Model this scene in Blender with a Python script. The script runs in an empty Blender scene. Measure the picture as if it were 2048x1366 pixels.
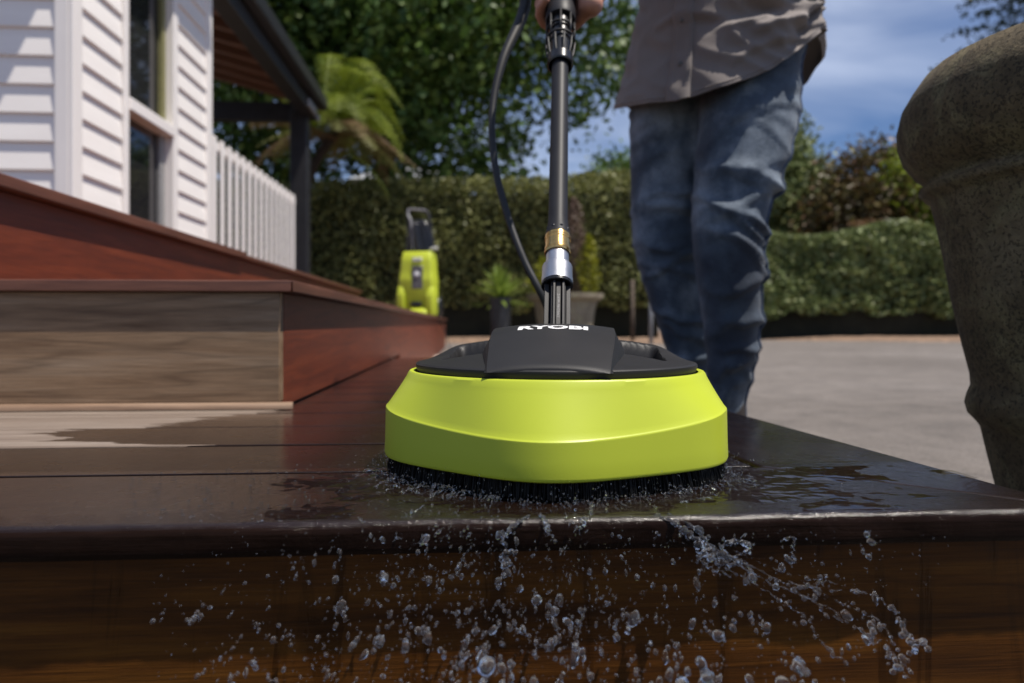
import bpy, bmesh, math, random
import numpy as np
from mathutils import Vector, Matrix, noise as mnoise
random.seed(7); RNG = np.random.default_rng(7)
SC = bpy.context.scene
COL = SC.collection
R = math.radians

# ------------------------------------------------------------------ camera
TH = R(3.73); FPX = 1365.0; CX = 1024.0; HY = 648.0; CH = 0.13
def P(px, py, d):
    """a point that sits at pixel (px,py) of the 2048 px photo at depth d (used only to measure places)"""
    X = (px - CX) / FPX * d
    return Vector((X*math.cos(TH) + d*math.sin(TH), -X*math.sin(TH) + d*math.cos(TH), CH + (HY - py)/FPX*d))
def G(px, py, z):
    return P(px, py, (CH - z)*FPX/(py - HY))
cam = bpy.data.cameras.new('camera'); camo = bpy.data.objects.new('camera', cam); COL.objects.link(camo)
camo.location = (0, 0, CH); camo.rotation_euler = (R(90), 0, -TH)
cam.sensor_width = 36; cam.lens = 36*FPX/2048; cam.shift_y = -35/2048
cam.clip_start = 0.02; cam.clip_end = 2000
cam.dof.use_dof = True; cam.dof.focus_distance = 0.56; cam.dof.aperture_fstop = 4.9; cam.dof.aperture_blades = 9
SC.camera = camo

# ------------------------------------------------------------------ world and sun
SUN = Vector((0.335, -0.17, 0.925)).normalized()
world = bpy.data.worlds.new('World'); SC.world = world; world.use_nodes = True
wn = world.node_tree.nodes; wl = world.node_tree.links
for n in list(wn): wn.remove(n)
wout = wn.new('ShaderNodeOutputWorld'); wbg = wn.new('ShaderNodeBackground'); sky = wn.new('ShaderNodeTexSky')
sky.sky_type = 'NISHITA'; sky.sun_disc = False
sky.sun_elevation = math.asin(SUN.z); sky.sun_rotation = math.atan2(SUN.x, SUN.y)
sky.air_density = 1.0; sky.dust_density = 0.2; sky.ozone_density = 4.0
wbg.inputs[1].default_value = 0.05
tc = wn.new('ShaderNodeTexCoord'); mp = wn.new('ShaderNodeMapping'); mp.inputs['Scale'].default_value = (1.0, 1.0, 3.2)
nz = wn.new('ShaderNodeTexNoise'); nz.inputs['Scale'].default_value = 2.6; nz.inputs['Detail'].default_value = 5; nz.inputs['Roughness'].default_value = 0.45
nz.inputs['Distortion'].default_value = 0.6
rp = wn.new('ShaderNodeValToRGB'); rp.color_ramp.elements[0].position = 0.40; rp.color_ramp.elements[1].position = 0.95
rp.color_ramp.elements[1].color = (0.7, 0.7, 0.7, 1)
mx = wn.new('ShaderNodeMix'); mx.data_type = 'RGBA'; mx.inputs['B'].default_value = (19, 20.5, 24, 1)
wl.new(tc.outputs['Generated'], mp.inputs[0]); wl.new(mp.outputs[0], nz.inputs['Vector']); wl.new(nz.outputs[0], rp.inputs[0])
tn = wn.new('ShaderNodeMix'); tn.data_type = 'RGBA'; tn.blend_type = 'MULTIPLY'; tn.inputs[0].default_value = 1.0; tn.inputs['B'].default_value = (1.24, 1.32, 1.56, 1)
wl.new(sky.outputs[0], tn.inputs['A'])
wl.new(rp.outputs[0], mx.inputs['Factor']); wl.new(tn.outputs['Result'], mx.inputs['A']); wl.new(mx.outputs['Result'], wbg.inputs[0]); wl.new(wbg.outputs[0], wout.inputs[0])
sun = bpy.data.lights.new('sun', 'SUN'); suno = bpy.data.objects.new('sun', sun); COL.objects.link(suno)
sun.energy = 5.0; sun.angle = R(0.53); sun.color = (1.0, 0.93, 0.84)
suno.rotation_euler = (-SUN).to_track_quat('-Z', 'Y').to_euler(); suno.location = (3, -3, 8)
SC.view_settings.view_transform = 'Standard'; SC.view_settings.look = 'None'; SC.view_settings.gamma = 1
SC.view_settings.exposure = 0.22
SC.render.engine = 'CYCLES'
cy = SC.cycles
cy.use_denoising = True; cy.max_bounces = 10; cy.transmission_bounces = 8; cy.glossy_bounces = 5; cy.diffuse_bounces = 3
cy.transparent_max_bounces = 8; cy.sample_clamp_indirect = 6; cy.sample_clamp_direct = 0; cy.caustics_reflective = False; cy.caustics_refractive = False

# ------------------------------------------------------------------ node helpers
def newmat(name):
    m = bpy.data.materials.new(name); m.use_nodes = True
    nt = m.node_tree; b = nt.nodes['Principled BSDF']
    return m, nt, b
def N(nt, t, **kw):
    n = nt.nodes.new(t)
    for k, v in kw.items():
        if hasattr(n, k): setattr(n, k, v)
        else: n.inputs[k.replace('_', ' ')].default_value = v
    return n
def c4(c): return (c[0], c[1], c[2], 1)
def ramp(nt, fac, stops):
    r = nt.nodes.new('ShaderNodeValToRGB'); el = r.color_ramp.elements
    while len(el) < len(stops): el.new(0.5)
    for e, (p, c) in zip(el, stops):
        e.position = p; e.color = c4(c) if isinstance(c, (tuple, list)) else (c, c, c, 1)
    nt.links.new(fac, r.inputs[0]); return r.outputs[0]
def mixc(nt, fac, a, b, mode='MIX'):
    m = nt.nodes.new('ShaderNodeMix'); m.data_type = 'RGBA'; m.blend_type = mode
    for key, v in (('Factor', fac), ('A', a), ('B', b)):
        if hasattr(v, 'is_linked'): nt.links.new(v, m.inputs[key])
        elif key == 'Factor': m.inputs[0].default_value = v
        else: m.inputs[key].default_value = c4(v)
    if hasattr(fac, 'is_linked'): nt.links.new(fac, m.inputs[0])
    return m.outputs['Result']
def mth(nt, op, a, b=None, c=None, clamp=False):
    m = nt.nodes.new('ShaderNodeMath'); m.operation = op; m.use_clamp = clamp
    for i, v in enumerate((a, b, c)):
        if v is None: continue
        if hasattr(v, 'is_linked'): nt.links.new(v, m.inputs[i])
        else: m.inputs[i].default_value = v
    return m.outputs[0]
def coords(nt, kind='Object', scale=(1, 1, 1), rand=False):
    t = nt.nodes.new('ShaderNodeTexCoord'); m = nt.nodes.new('ShaderNodeMapping')
    m.inputs['Scale'].default_value = scale
    nt.links.new(t.outputs[kind], m.inputs[0])
    if rand:
        o = nt.nodes.new('ShaderNodeObjectInfo'); k = nt.nodes.new('ShaderNodeCombineXYZ')
        s = mth(nt, 'MULTIPLY', o.outputs['Random'], 37.0)
        nt.links.new(s, k.inputs[0]); nt.links.new(s, k.inputs[1]); nt.links.new(s, k.inputs[2])
        nt.links.new(k.outputs[0], m.inputs['Location'])
    return m.outputs[0]
def noise(nt, vec, scale, detail=5, rough=0.55, dist=0.0):
    n = nt.nodes.new('ShaderNodeTexNoise'); n.inputs['Scale'].default_value = scale
    n.inputs['Detail'].default_value = detail; n.inputs['Roughness'].default_value = rough; n.inputs['Distortion'].default_value = dist
    nt.links.new(vec, n.inputs['Vector']); return n.outputs[0]
def bump(nt, b, h, strength=0.3, dist=0.01):
    n = nt.nodes.new('ShaderNodeBump'); n.inputs['Strength'].default_value = strength; n.inputs['Distance'].default_value = dist
    nt.links.new(h, n.inputs['Height']); nt.links.new(n.outputs[0], b.inputs['Normal']); return n
def simple(name, col, rough=0.5, metal=0.0, var=0.12, vscale=30, bmp=0.0, bscale=200, coat=0.0, spec=0.5):
    m, nt, b = newmat(name)
    v = coords(nt)
    n = noise(nt, v, vscale, 4)
    c = mixc(nt, ramp(nt, n, [(0.3, 0.0), (0.7, 1.0)]), tuple(x*(1-var) for x in col), tuple(min(1, x*(1+var)) for x in col))
    nt.links.new(c, b.inputs['Base Color'])
    b.inputs['Roughness'].default_value = rough; b.inputs['Metallic'].default_value = metal
    b.inputs['Coat Weight'].default_value = coat; b.inputs['Specular IOR Level'].default_value = spec
    if bmp: bump(nt, b, noise(nt, v, bscale, 3), bmp, 0.002)
    return m

# ------------------------------------------------------------------ mesh helpers
def link(o, parent=None):
    COL.objects.link(o)
    if parent: o.parent = parent
    return o
def tag(o, label=None, cat=None, group=None, kind=None):
    if label: o['label'] = label
    if cat: o['category'] = cat
    if group: o['group'] = group
    if kind: o['kind'] = kind
    return o
def thing(name, label, cat, loc=(0, 0, 0), rz=0.0, group=None):
    o = bpy.data.objects.new(name, None); o.location = loc; o.rotation_euler = (0, 0, rz); o.empty_display_size = 0.1
    link(o); return tag(o, label, cat, group)
def setparent(o, par):
    if par is not None:
        o.parent = par
        m = Matrix.LocRotScale(par.location, par.rotation_euler, None)
        o.matrix_parent_inverse = m.inverted()
def obj(name, me, mat, parent=None, smooth=False, loc=None, rot=None):
    if isinstance(me, bmesh.types.BMesh):
        bm = me; me = bpy.data.meshes.new(name); bm.to_mesh(me); bm.free()
    if mat is not None and not me.materials: me.materials.append(mat)
    if smooth: me.shade_smooth()
    o = bpy.data.objects.new(name, me)
    if loc is not None: o.location = loc
    if rot is not None: o.rotation_euler = rot
    link(o); setparent(o, parent); return o
def bm_box(sx, sy, sz, bevel=0.0, seg=2, center=(0, 0, 0)):
    bm = bmesh.new(); bmesh.ops.create_cube(bm, size=1)
    bmesh.ops.scale(bm, vec=(sx, sy, sz), verts=bm.verts)
    if bevel: bmesh.ops.bevel(bm, geom=list(bm.edges), offset=bevel, segments=seg, affect='EDGES', profile=0.5)
    bmesh.ops.translate(bm, vec=center, verts=bm.verts); return bm
def box(name, lo, hi, mat, parent=None, bevel=0.002, axis='x', smooth=False):
    """box between two world corners; its local x runs along the board"""
    s = [hi[i]-lo[i] for i in range(3)]; c = [(hi[i]+lo[i])/2 for i in range(3)]
    if axis == 'x': bm = bm_box(s[0], s[1], s[2], bevel); rot = (0, 0, 0)
    elif axis == 'y': bm = bm_box(s[1], s[0], s[2], bevel); rot = (0, 0, R(90))
    else: bm = bm_box(s[2], s[1], s[0], bevel); rot = (0, R(-90), 0)
    return obj(name, bm, mat, parent, smooth, c, rot)
def ring_frame(d):
    d = d.normalized(); up = Vector((0, 0, 1)) if abs(d.z) < 0.95 else Vector((0, 1, 0))
    u = d.cross(up).normalized(); return u, u.cross(d).normalized()
def tube(bm, pts, rad, seg=12, cap=True, flat=None):
    pts = [Vector(p) for p in pts]; n = len(pts); rings = []
    for i, p in enumerate(pts):
        d = (pts[min(i+1, n-1)] - pts[max(i-1, 0)])
        if i == 0: u, v = ring_frame(d)
        else:
            dn = d.normalized(); u = (u - dn*u.dot(dn)).normalized(); v = u.cross(dn).normalized()
        r = rad[i] if isinstance(rad, (list, tuple)) else rad
        ru, rv = (r if isinstance(r, tuple) else (r, r))
        rings.append([bm.verts.new(p + u*(ru*math.cos(2*math.pi*k/seg)) + v*(rv*math.sin(2*math.pi*k/seg))) for k in range(seg)])
    for a, b in zip(rings, rings[1:]):
        for k in range(seg): bm.faces.new((a[k], a[(k+1) % seg], b[(k+1) % seg], b[k]))
    if cap:
        bm.faces.new(rings[0][::-1]); bm.faces.new(rings[-1])
    return rings
def spline(pts, n=12):
    pts = [Vector(p) for p in pts]; out = []
    q = [pts[0]*2-pts[1]] + pts + [pts[-1]*2-pts[-2]]
    for i in range(1, len(q)-2):
        for k in range(n):
            t = k/n; a, b, c, d = q[i-1], q[i], q[i+1], q[i+2]
            out.append(0.5*((2*b)+(c-a)*t+(2*a-5*b+4*c-d)*t*t+(3*b-a-3*c+d)*t**3))
    out.append(pts[-1]); return out
def lathe(bm, prof, seg=48, mat=None, cap=False):
    """prof: list of (r, z); mat moves the axis"""
    M = mat or Matrix(); rings = []
    for r, z in prof:
        rings.append([bm.verts.new(M @ Vector((r*math.cos(2*math.pi*k/seg), r*math.sin(2*math.pi*k/seg), z))) for k in range(seg)])
    for a, b in zip(rings, rings[1:]):
        for k in range(seg): bm.faces.new((a[k], a[(k+1) % seg], b[(k+1) % seg], b[k]))
    if cap:
        bm.faces.new(rings[0][::-1]); bm.faces.new(rings[-1])
def ellipsoid(bm, c, r, sub=3, rot=None):
    M = Matrix.Translation(c) @ (rot.to_matrix().to_4x4() if rot else Matrix()) @ Matrix.Diagonal((r[0], r[1], r[2], 1))
    bmesh.ops.create_icosphere(bm, subdivisions=sub, radius=1, matrix=M)
def remesh(bm, voxel, smooth=4, fac=0.5):
    me = bpy.data.meshes.new('tmp'); bm.to_mesh(me); bm.free()
    o = bpy.data.objects.new('tmp', me); COL.objects.link(o)
    m = o.modifiers.new('r', 'REMESH'); m.mode = 'VOXEL'; m.voxel_size = voxel; m.use_smooth_shade = True
    if smooth:
        s = o.modifiers.new('s', 'SMOOTH'); s.iterations = smooth; s.factor = fac
    dg = bpy.context.evaluated_depsgraph_get(); dg.update()
    out = bpy.data.meshes.new_from_object(o.evaluated_get(dg))
    bpy.data.objects.remove(o); bpy.data.meshes.remove(me); out.shade_smooth(); return out
def pymesh(name, verts, faces):
    me = bpy.data.meshes.new(name); me.from_pydata([tuple(v) for v in verts], [], faces); me.update(); return me
def quads(name, V):
    """V: (n,4,3) array -> mesh of n separate quads"""
    n = len(V); me = bpy.data.meshes.new(name)
    me.vertices.add(n*4); me.vertices.foreach_set('co', V.reshape(-1).astype(np.float32))
    me.loops.add(n*4); me.loops.foreach_set('vertex_index', np.arange(n*4, dtype=np.int32))
    me.polygons.add(n); me.polygons.foreach_set('loop_start', np.arange(0, n*4, 4, dtype=np.int32))
    me.update(calc_edges=True); me.validate(); return me
def leaves(name, C, size, up=0.35, aspect=0.55, jitter=0.4, dirs=None):
    """rhombic leaves at centres C"""
    n = len(C); C = np.asarray(C, float)
    nrm = RNG.normal(size=(n, 3)); nrm /= np.linalg.norm(nrm, axis=1)[:, None]; nrm[:, 2] += up
    nrm /= np.linalg.norm(nrm, axis=1)[:, None]
    a = RNG.normal(size=(n, 3)) if dirs is None else np.asarray(dirs) + RNG.normal(size=(n, 3))*0.25
    a -= (a*nrm).sum(1)[:, None]*nrm; a /= np.linalg.norm(a, axis=1)[:, None]; b = np.cross(nrm, a)
    s = size*(1 + RNG.uniform(-jitter, jitter, n))[:, None]
    V = np.stack([C - a*s*0.5, C + b*s*0.5*aspect - nrm*s*0.08, C + a*s*0.5, C - b*s*0.5*aspect - nrm*s*0.08], 1)
    return quads(name, V)

# ------------------------------------------------------------------ materials
def wood(name, dark, mid, light, rough=0.5, grain=1.0, bmp=0.25, lines=0.5, wet=False, drips=False, coat=0.0, dryness=False, bs=1.0):
    m, nt, b = newmat(name)
    v = coords(nt, 'Object', (1.1, 16, 16), True)
    v2 = coords(nt, 'Object', (0.30, 9, 9), True)
    n1 = noise(nt, v, 3.0*grain, 8, 0.62, 0.4)
    n2 = noise(nt, v2, 1.6*grain, 3, 0.5, 1.2)
    rings = mth(nt, 'ABSOLUTE', mth(nt, 'SINE', mth(nt, 'MULTIPLY', n2, 34.0)))
    rings = ramp(nt, rings, [(0.0, 1.0), (0.22, 0.25), (0.6, 0.0)])
    c = ramp(nt, n1, [(0.28, dark), (0.5, mid), (0.74, light)])
    c = mixc(nt, mth(nt, 'MULTIPLY', rings, lines), c, tuple(x*0.55 for x in dark))
    fine = noise(nt, coords(nt, 'Object', (4, 130, 130), True), 4.0, 5, 0.7)
    c = mixc(nt, 0.5, c, ramp(nt, fine, [(0.3, 0.25), (0.65, 0.75)]), 'OVERLAY')
    h = mth(nt, 'ADD', mth(nt, 'MULTIPLY', fine, 0.8), mth(nt, 'MULTIPLY', n1, 0.5))
    geo = nt.nodes.new('ShaderNodeNewGeometry'); sep = nt.nodes.new('ShaderNodeSeparateXYZ'); nt.links.new(geo.outputs['Position'], sep.inputs[0])
    X, Y, Z = sep.outputs
    wpos = nt.nodes.new('ShaderNodeMapping'); nt.links.new(geo.outputs['Position'], wpos.inputs[0])
    b.inputs['Roughness'].default_value = rough
    if wet:
        # water lies on these boards; the far left of the rear boards is still dry, with a ragged edge
        cur = nt.nodes.new('ShaderNodeFloatCurve'); cv = cur.mapping.curves[0]
        t = mth(nt, 'MULTIPLY', mth(nt, 'SUBTRACT', Y, 0.70), 2.5, clamp=True)
        pts = [(0, 0.0), (0.108, 0.0), (0.122, 0.74), (0.16, 0.62), (0.22, 0.55), (0.30, 0.53), (0.40, 0.51), (0.448, 0.50), (0.455, 0.60), (0.6, 0.63), (0.78, 0.69), (0.895, 0.72), (0.91, 0.0), (1.0, 0.0)]
        while len(cv.points) < len(pts): cv.points.new(0.5, 0.5)
        for p, (a, q) in zip(cv.points, pts): p.location = (a, q); p.handle_type = 'VECTOR'
        cur.mapping.update(); nt.links.new(t, cur.inputs['Value'])
        xt = mth(nt, 'SUBTRACT', mth(nt, 'MULTIPLY', cur.outputs[0], 1.0), 1.0)
        wpos.inputs['Scale'].default_value = (5, 55, 1)
        ragged = mth(nt, 'MULTIPLY', mth(nt, 'SUBTRACT', noise(nt, wpos.outputs[0], 1.0, 4, 0.6), 0.5), 0.22)
        dry = mth(nt, 'MULTIPLY', mth(nt, 'SUBTRACT', mth(nt, 'ADD', xt, ragged), X), 300.0, clamp=True)
        wetcol = mixc(nt, 1.0, c, (0.058, 0.035, 0.026), 'MULTIPLY')
        c = mixc(nt, dry, wetcol, c)
        # soaked and polished by the film, with ripples where the brush throws water
        wp2 = nt.nodes.new('ShaderNodeMapping'); nt.links.new(geo.outputs['Position'], wp2.inputs[0]); wp2.inputs['Scale'].default_value = (1, 1, 1)
        vor = noise(nt, wp2.outputs[0], 70.0, 3, 0.5, 0.8)
        dx = mth(nt, 'SUBTRACT', X, 0.083); dy = mth(nt, 'SUBTRACT', Y, 0.649)
        dist = mth(nt, 'SQRT', mth(nt, 'ADD', mth(nt, 'MULTIPLY', dx, dx), mth(nt, 'MULTIPLY', dy, dy)))
        ripw = ramp(nt, dist, [(0.17, 1.0), (0.33, 0.42), (0.6, 0.06)])
        front = ramp(nt, Y, [(0.60, 1.0), (0.625, 0.16)])
        rr = mth(nt, 'MULTIPLY', mth(nt, 'MULTIPLY', vor, ripw), front)
        h2 = mth(nt, 'ADD', mth(nt, 'MULTIPLY', fine, mth(nt, 'ADD', mth(nt, 'MULTIPLY', front, 0.22), 0.015)), mth(nt, 'MULTIPLY', rr, 1.1))
        hm = nt.nodes.new('ShaderNodeMix'); nt.links.new(dry, hm.inputs[0]); nt.links.new(h2, hm.inputs[2]); nt.links.new(h, hm.inputs[3])
        bump(nt, b, hm.outputs[0], bmp, 0.0022)
        patch = noise(nt, wp2.outputs[0], 9.0, 4, 0.6)
        wr = ramp(nt, patch, [(0.35, 0.22), (0.7, 0.4)])
        rm = nt.nodes.new('ShaderNodeMix'); nt.links.new(dry, rm.inputs[0]); nt.links.new(wr, rm.inputs[2]); rm.inputs[3].default_value = 0.65
        nt.links.new(rm.outputs[0], b.inputs['Roughness'])
        gsep = nt.nodes.new('ShaderNodeSeparateXYZ'); nt.links.new(geo.outputs['True Normal'], gsep.inputs[0])
        flat = ramp(nt, gsep.outputs[2], [(0.55, 0.12), (0.97, 1.0)])
        cw = mth(nt, 'MULTIPLY', mth(nt, 'SUBTRACT', 1.0, dry), flat); nt.links.new(mth(nt, 'MULTIPLY', flat, 0.4), b.inputs['Specular IOR Level']); nt.links.new(cw, b.inputs['Coat Weight']); b.inputs['Coat IOR'].default_value = 1.4
        nt.links.new(ramp(nt, front, [(0.16, 0.025), (1.0, 0.09)]), b.inputs['Coat Roughness'])
        cb = nt.nodes.new('ShaderNodeBump'); cb.inputs['Strength'].default_value = 0.7; cb.inputs['Distance'].default_value = 0.002
        nt.links.new(mth(nt, 'ADD', mth(nt, 'ADD', rr, mth(nt, 'MULTIPLY', mth(nt, 'MULTIPLY', fine, front), 0.6)), mth(nt, 'MULTIPLY', patch, 0.25)), cb.inputs['Height']); nt.links.new(cb.outputs[0], b.inputs['Coat Normal'])
    else:
        if drips:
            wpos.inputs['Scale'].default_value = (30, 30, 3.5)
            dr = noise(nt, wpos.outputs[0], 1.0, 5, 0.6, 0.6)
            k = ramp(nt, dr, [(0.54, 0.0), (0.62, 0.55)])
            c = mixc(nt, k, c, tuple(x*0.55 for x in dark))
            nt.links.new(ramp(nt, dr, [(0.52, 0.5), (0.60, 0.25)]), b.inputs['Roughness']); b.inputs['Specular IOR Level'].default_value = 0.16
        bump(nt, b, h, bmp, 0.0015*bs)
    nt.links.new(c, b.inputs['Base Color'])
    if not wet: b.inputs['Coat Weight'].default_value = coat; b.inputs['Coat Roughness'].default_value = 0.25
    return m
M = {}
M['wet_deck'] = wood('wet_deck_boards', (0.13, 0.095, 0.073), (0.20, 0.156, 0.124), (0.275, 0.228, 0.19), 0.5, wet=True, lines=0.3, bmp=0.55)
M['fascia'] = wood('wet_stained_fascia', (0.026, 0.0085, 0.0015), (0.078, 0.027, 0.0035), (0.14, 0.054, 0.007), 0.38, drips=True, lines=0.3, bmp=0.3)
M['stain'] = wood('red_stained_timber', (0.085, 0.016, 0.006), (0.145, 0.028, 0.009), (0.195, 0.043, 0.014), 0.5, lines=0.32, bmp=0.25, coat=0.0)
M['nosing'] = wood('brown_stained_timber', (0.07, 0.025, 0.015), (0.125, 0.046, 0.026), (0.185, 0.073, 0.043), 0.48, lines=0.25, bmp=0.25, coat=0.08)
M['raw'] = wood('cleaned_raw_timber', (0.115, 0.060, 0.027), (0.235, 0.148, 0.083), (0.31, 0.222, 0.145), 0.62, grain=0.8, lines=0.42, bmp=0.3)
M['bead'] = wood('pale_cleaned_bead', (0.15, 0.085, 0.05), (0.235, 0.15, 0.095), (0.30, 0.205, 0.14), 0.6, lines=0.3)
M['rafter'] = wood('brown_rafters', (0.11, 0.045, 0.022), (0.19, 0.08, 0.04), (0.26, 0.12, 0.06), 0.5)
def white_paint():
    m, nt, b = newmat('white_house_paint')
    n = noise(nt, coords(nt, 'Object', (0.6, 4, 4), True), 3, 5)
    nt.links.new(ramp(nt, n, [(0.3, (0.84, 0.80, 0.765)), (0.7, (0.90, 0.862, 0.825))]), b.inputs['Base Color'])
    b.inputs['Roughness'].default_value = 0.45
    bump(nt, b, noise(nt, coords(nt, 'Object', (3, 60, 60), True), 3, 4), 0.12, 0.002); return m
M['white'] = white_paint()
M['pergola'] = simple('charcoal_pergola_paint', (0.022, 0.022, 0.025), 0.4, 0, 0.2, 8)
M['metal'] = simple('grey_metal', (0.30, 0.30, 0.31), 0.5, 0.3, 0.1)
def glass(name, col=(0.02, 0.02, 0.022), rough=0.03):
    m, nt, b = newmat(name); n = noise(nt, coords(nt), 1.2, 3)
    nt.links.new(ramp(nt, n, [(0.3, tuple(x*0.7 for x in col)), (0.7, tuple(x*1.3 for x in col))]), b.inputs['Base Color'])
    b.inputs['Roughness'].default_value = rough; b.inputs['Specular IOR Level'].default_value = 0.6
    bump(nt, b, noise(nt, coords(nt), 2.5, 2), 0.03, 0.02); return m
M['glass'] = glass('dark_window_glass')
def asphalt():
    m, nt, b = newmat('pale_old_asphalt')
    v = coords(nt, 'Object')
    big = noise(nt, v, 0.7, 6, 0.6); mid = noise(nt, v, 7, 5, 0.65); fine = noise(nt, v, 150, 3, 0.7)
    c = ramp(nt, big, [(0.3, (0.115, 0.099, 0.086)), (0.55, (0.15, 0.131, 0.116)), (0.75, (0.18, 0.16, 0.145))])
    c = mixc(nt, 0.55, c, ramp(nt, mid, [(0.3, 0.3), (0.7, 0.72)]), 'OVERLAY')
    c = mixc(nt, 0.6, c, ramp(nt, fine, [(0.3, 0.2), (0.7, 0.8)]), 'OVERLAY')
    # unseen wet-dark patch before the deck, added to cut bounce light on its fascia
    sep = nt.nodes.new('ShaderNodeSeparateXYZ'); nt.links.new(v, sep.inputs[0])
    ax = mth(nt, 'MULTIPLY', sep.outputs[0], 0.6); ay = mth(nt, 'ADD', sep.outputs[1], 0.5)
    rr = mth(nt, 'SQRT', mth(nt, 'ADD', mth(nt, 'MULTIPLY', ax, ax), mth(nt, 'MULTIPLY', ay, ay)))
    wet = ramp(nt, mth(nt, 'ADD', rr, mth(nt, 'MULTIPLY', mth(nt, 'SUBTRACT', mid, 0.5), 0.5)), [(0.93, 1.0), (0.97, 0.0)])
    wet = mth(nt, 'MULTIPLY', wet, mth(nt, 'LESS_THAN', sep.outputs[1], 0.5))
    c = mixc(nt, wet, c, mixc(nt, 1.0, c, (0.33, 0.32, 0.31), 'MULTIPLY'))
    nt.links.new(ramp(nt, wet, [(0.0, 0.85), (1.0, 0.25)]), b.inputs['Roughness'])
    nt.links.new(c, b.inputs['Base Color'])
    bump(nt, b, mth(nt, 'ADD', fine, mid), 0.6, 0.006); return m
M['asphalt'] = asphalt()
M['soil'] = simple('bark_mulch', (0.20, 0.13, 0.085), 0.9, 0, 0.55, 9, 0.8, 60)
M['paver'] = simple('pale_paver', (0.36, 0.31, 0.26), 0.8, 0, 0.25, 12, 0.3, 120)
def leafmat(name, cols, trans=0.35, rough=0.5):
    m, nt, b = newmat(name)
    g = nt.nodes.new('ShaderNodeNewGeometry')
    st = [(i/(len(cols)-1), c) for i, c in enumerate(cols)]
    c = ramp(nt, g.outputs['Random Per Island'], st)
    nt.links.new(c, b.inputs['Base Color']); b.inputs['Roughness'].default_value = rough; b.inputs['Specular IOR Level'].default_value = 0.35
    tr = nt.nodes.new('ShaderNodeBsdfTranslucent'); ad = nt.nodes.new('ShaderNodeMixShader'); ad.inputs[0].default_value = trans
    cc = mixc(nt, 0.5, c, (1.0, 1.0, 0.25), 'MULTIPLY'); nt.links.new(c, tr.inputs[0])
    nt.links.new(b.outputs[0], ad.inputs[1]); nt.links.new(tr.outputs[0], ad.inputs[2])
    nt.links.new(ad.outputs[0], nt.nodes['Material Output'].inputs[0]); return m
M['tree_leaf'] = leafmat('broad_tree_leaves', [(0.04, 0.085, 0.016), (0.075, 0.14, 0.025), (0.11, 0.18, 0.04), (0.19, 0.27, 0.065)], 0.25)
M['hedge_leaf'] = leafmat('olive_hedge_leaves', [(0.13, 0.145, 0.045), (0.185, 0.20, 0.06), (0.235, 0.245, 0.08), (0.30, 0.295, 0.11)], 0.2)
M['hedge_leaf2'] = leafmat('green_hedge_leaves', [(0.11, 0.145, 0.05), (0.16, 0.205, 0.07), (0.225, 0.265, 0.10), (0.30, 0.325, 0.14)], 0.2)
M['fern'] = leafmat('lime_fern_leaflets', [(0.13, 0.18, 0.016), (0.21, 0.27, 0.028), (0.30, 0.35, 0.045)], 0.4)
M['dead_fern'] = leafmat('withered_brown_leaflets', [(0.11, 0.07, 0.03), (0.18, 0.11, 0.055), (0.16, 0.13, 0.05)], 0.2)
M['redbush'] = leafmat('bronze_shrub_leaves', [(0.05, 0.035, 0.015), (0.10, 0.07, 0.025), (0.12, 0.11, 0.03), (0.16, 0.08, 0.04)], 0.2)
M['grasshead'] = leafmat('tan_grass_heads', [(0.20, 0.11, 0.05), (0.28, 0.17, 0.08), (0.16, 0.09, 0.05)], 0.2)
M['conifer'] = leafmat('dark_conifer_needles', [(0.018, 0.032, 0.016), (0.03, 0.05, 0.022), (0.05, 0.07, 0.025)], 0.1)
M['goldleaf'] = leafmat('yellow_green_needles', [(0.16, 0.18, 0.01), (0.25, 0.26, 0.015), (0.33, 0.32, 0.02)], 0.3)
M['spike'] = leafmat('fresh_green_blades', [(0.14, 0.20, 0.03), (0.21, 0.29, 0.05), (0.34, 0.40, 0.11)], 0.3)
M['bark'] = simple('rough_bark', (0.10, 0.075, 0.055), 0.9, 0, 0.5, 12, 0.8, 40)
M['core'] = simple('near_black_shade', (0.012, 0.013, 0.006), 0.95, 0, 0.4, 6, 0.5, 20)  # near-black stands in for shade inside the hedges; joist and roof sheet share it
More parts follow.
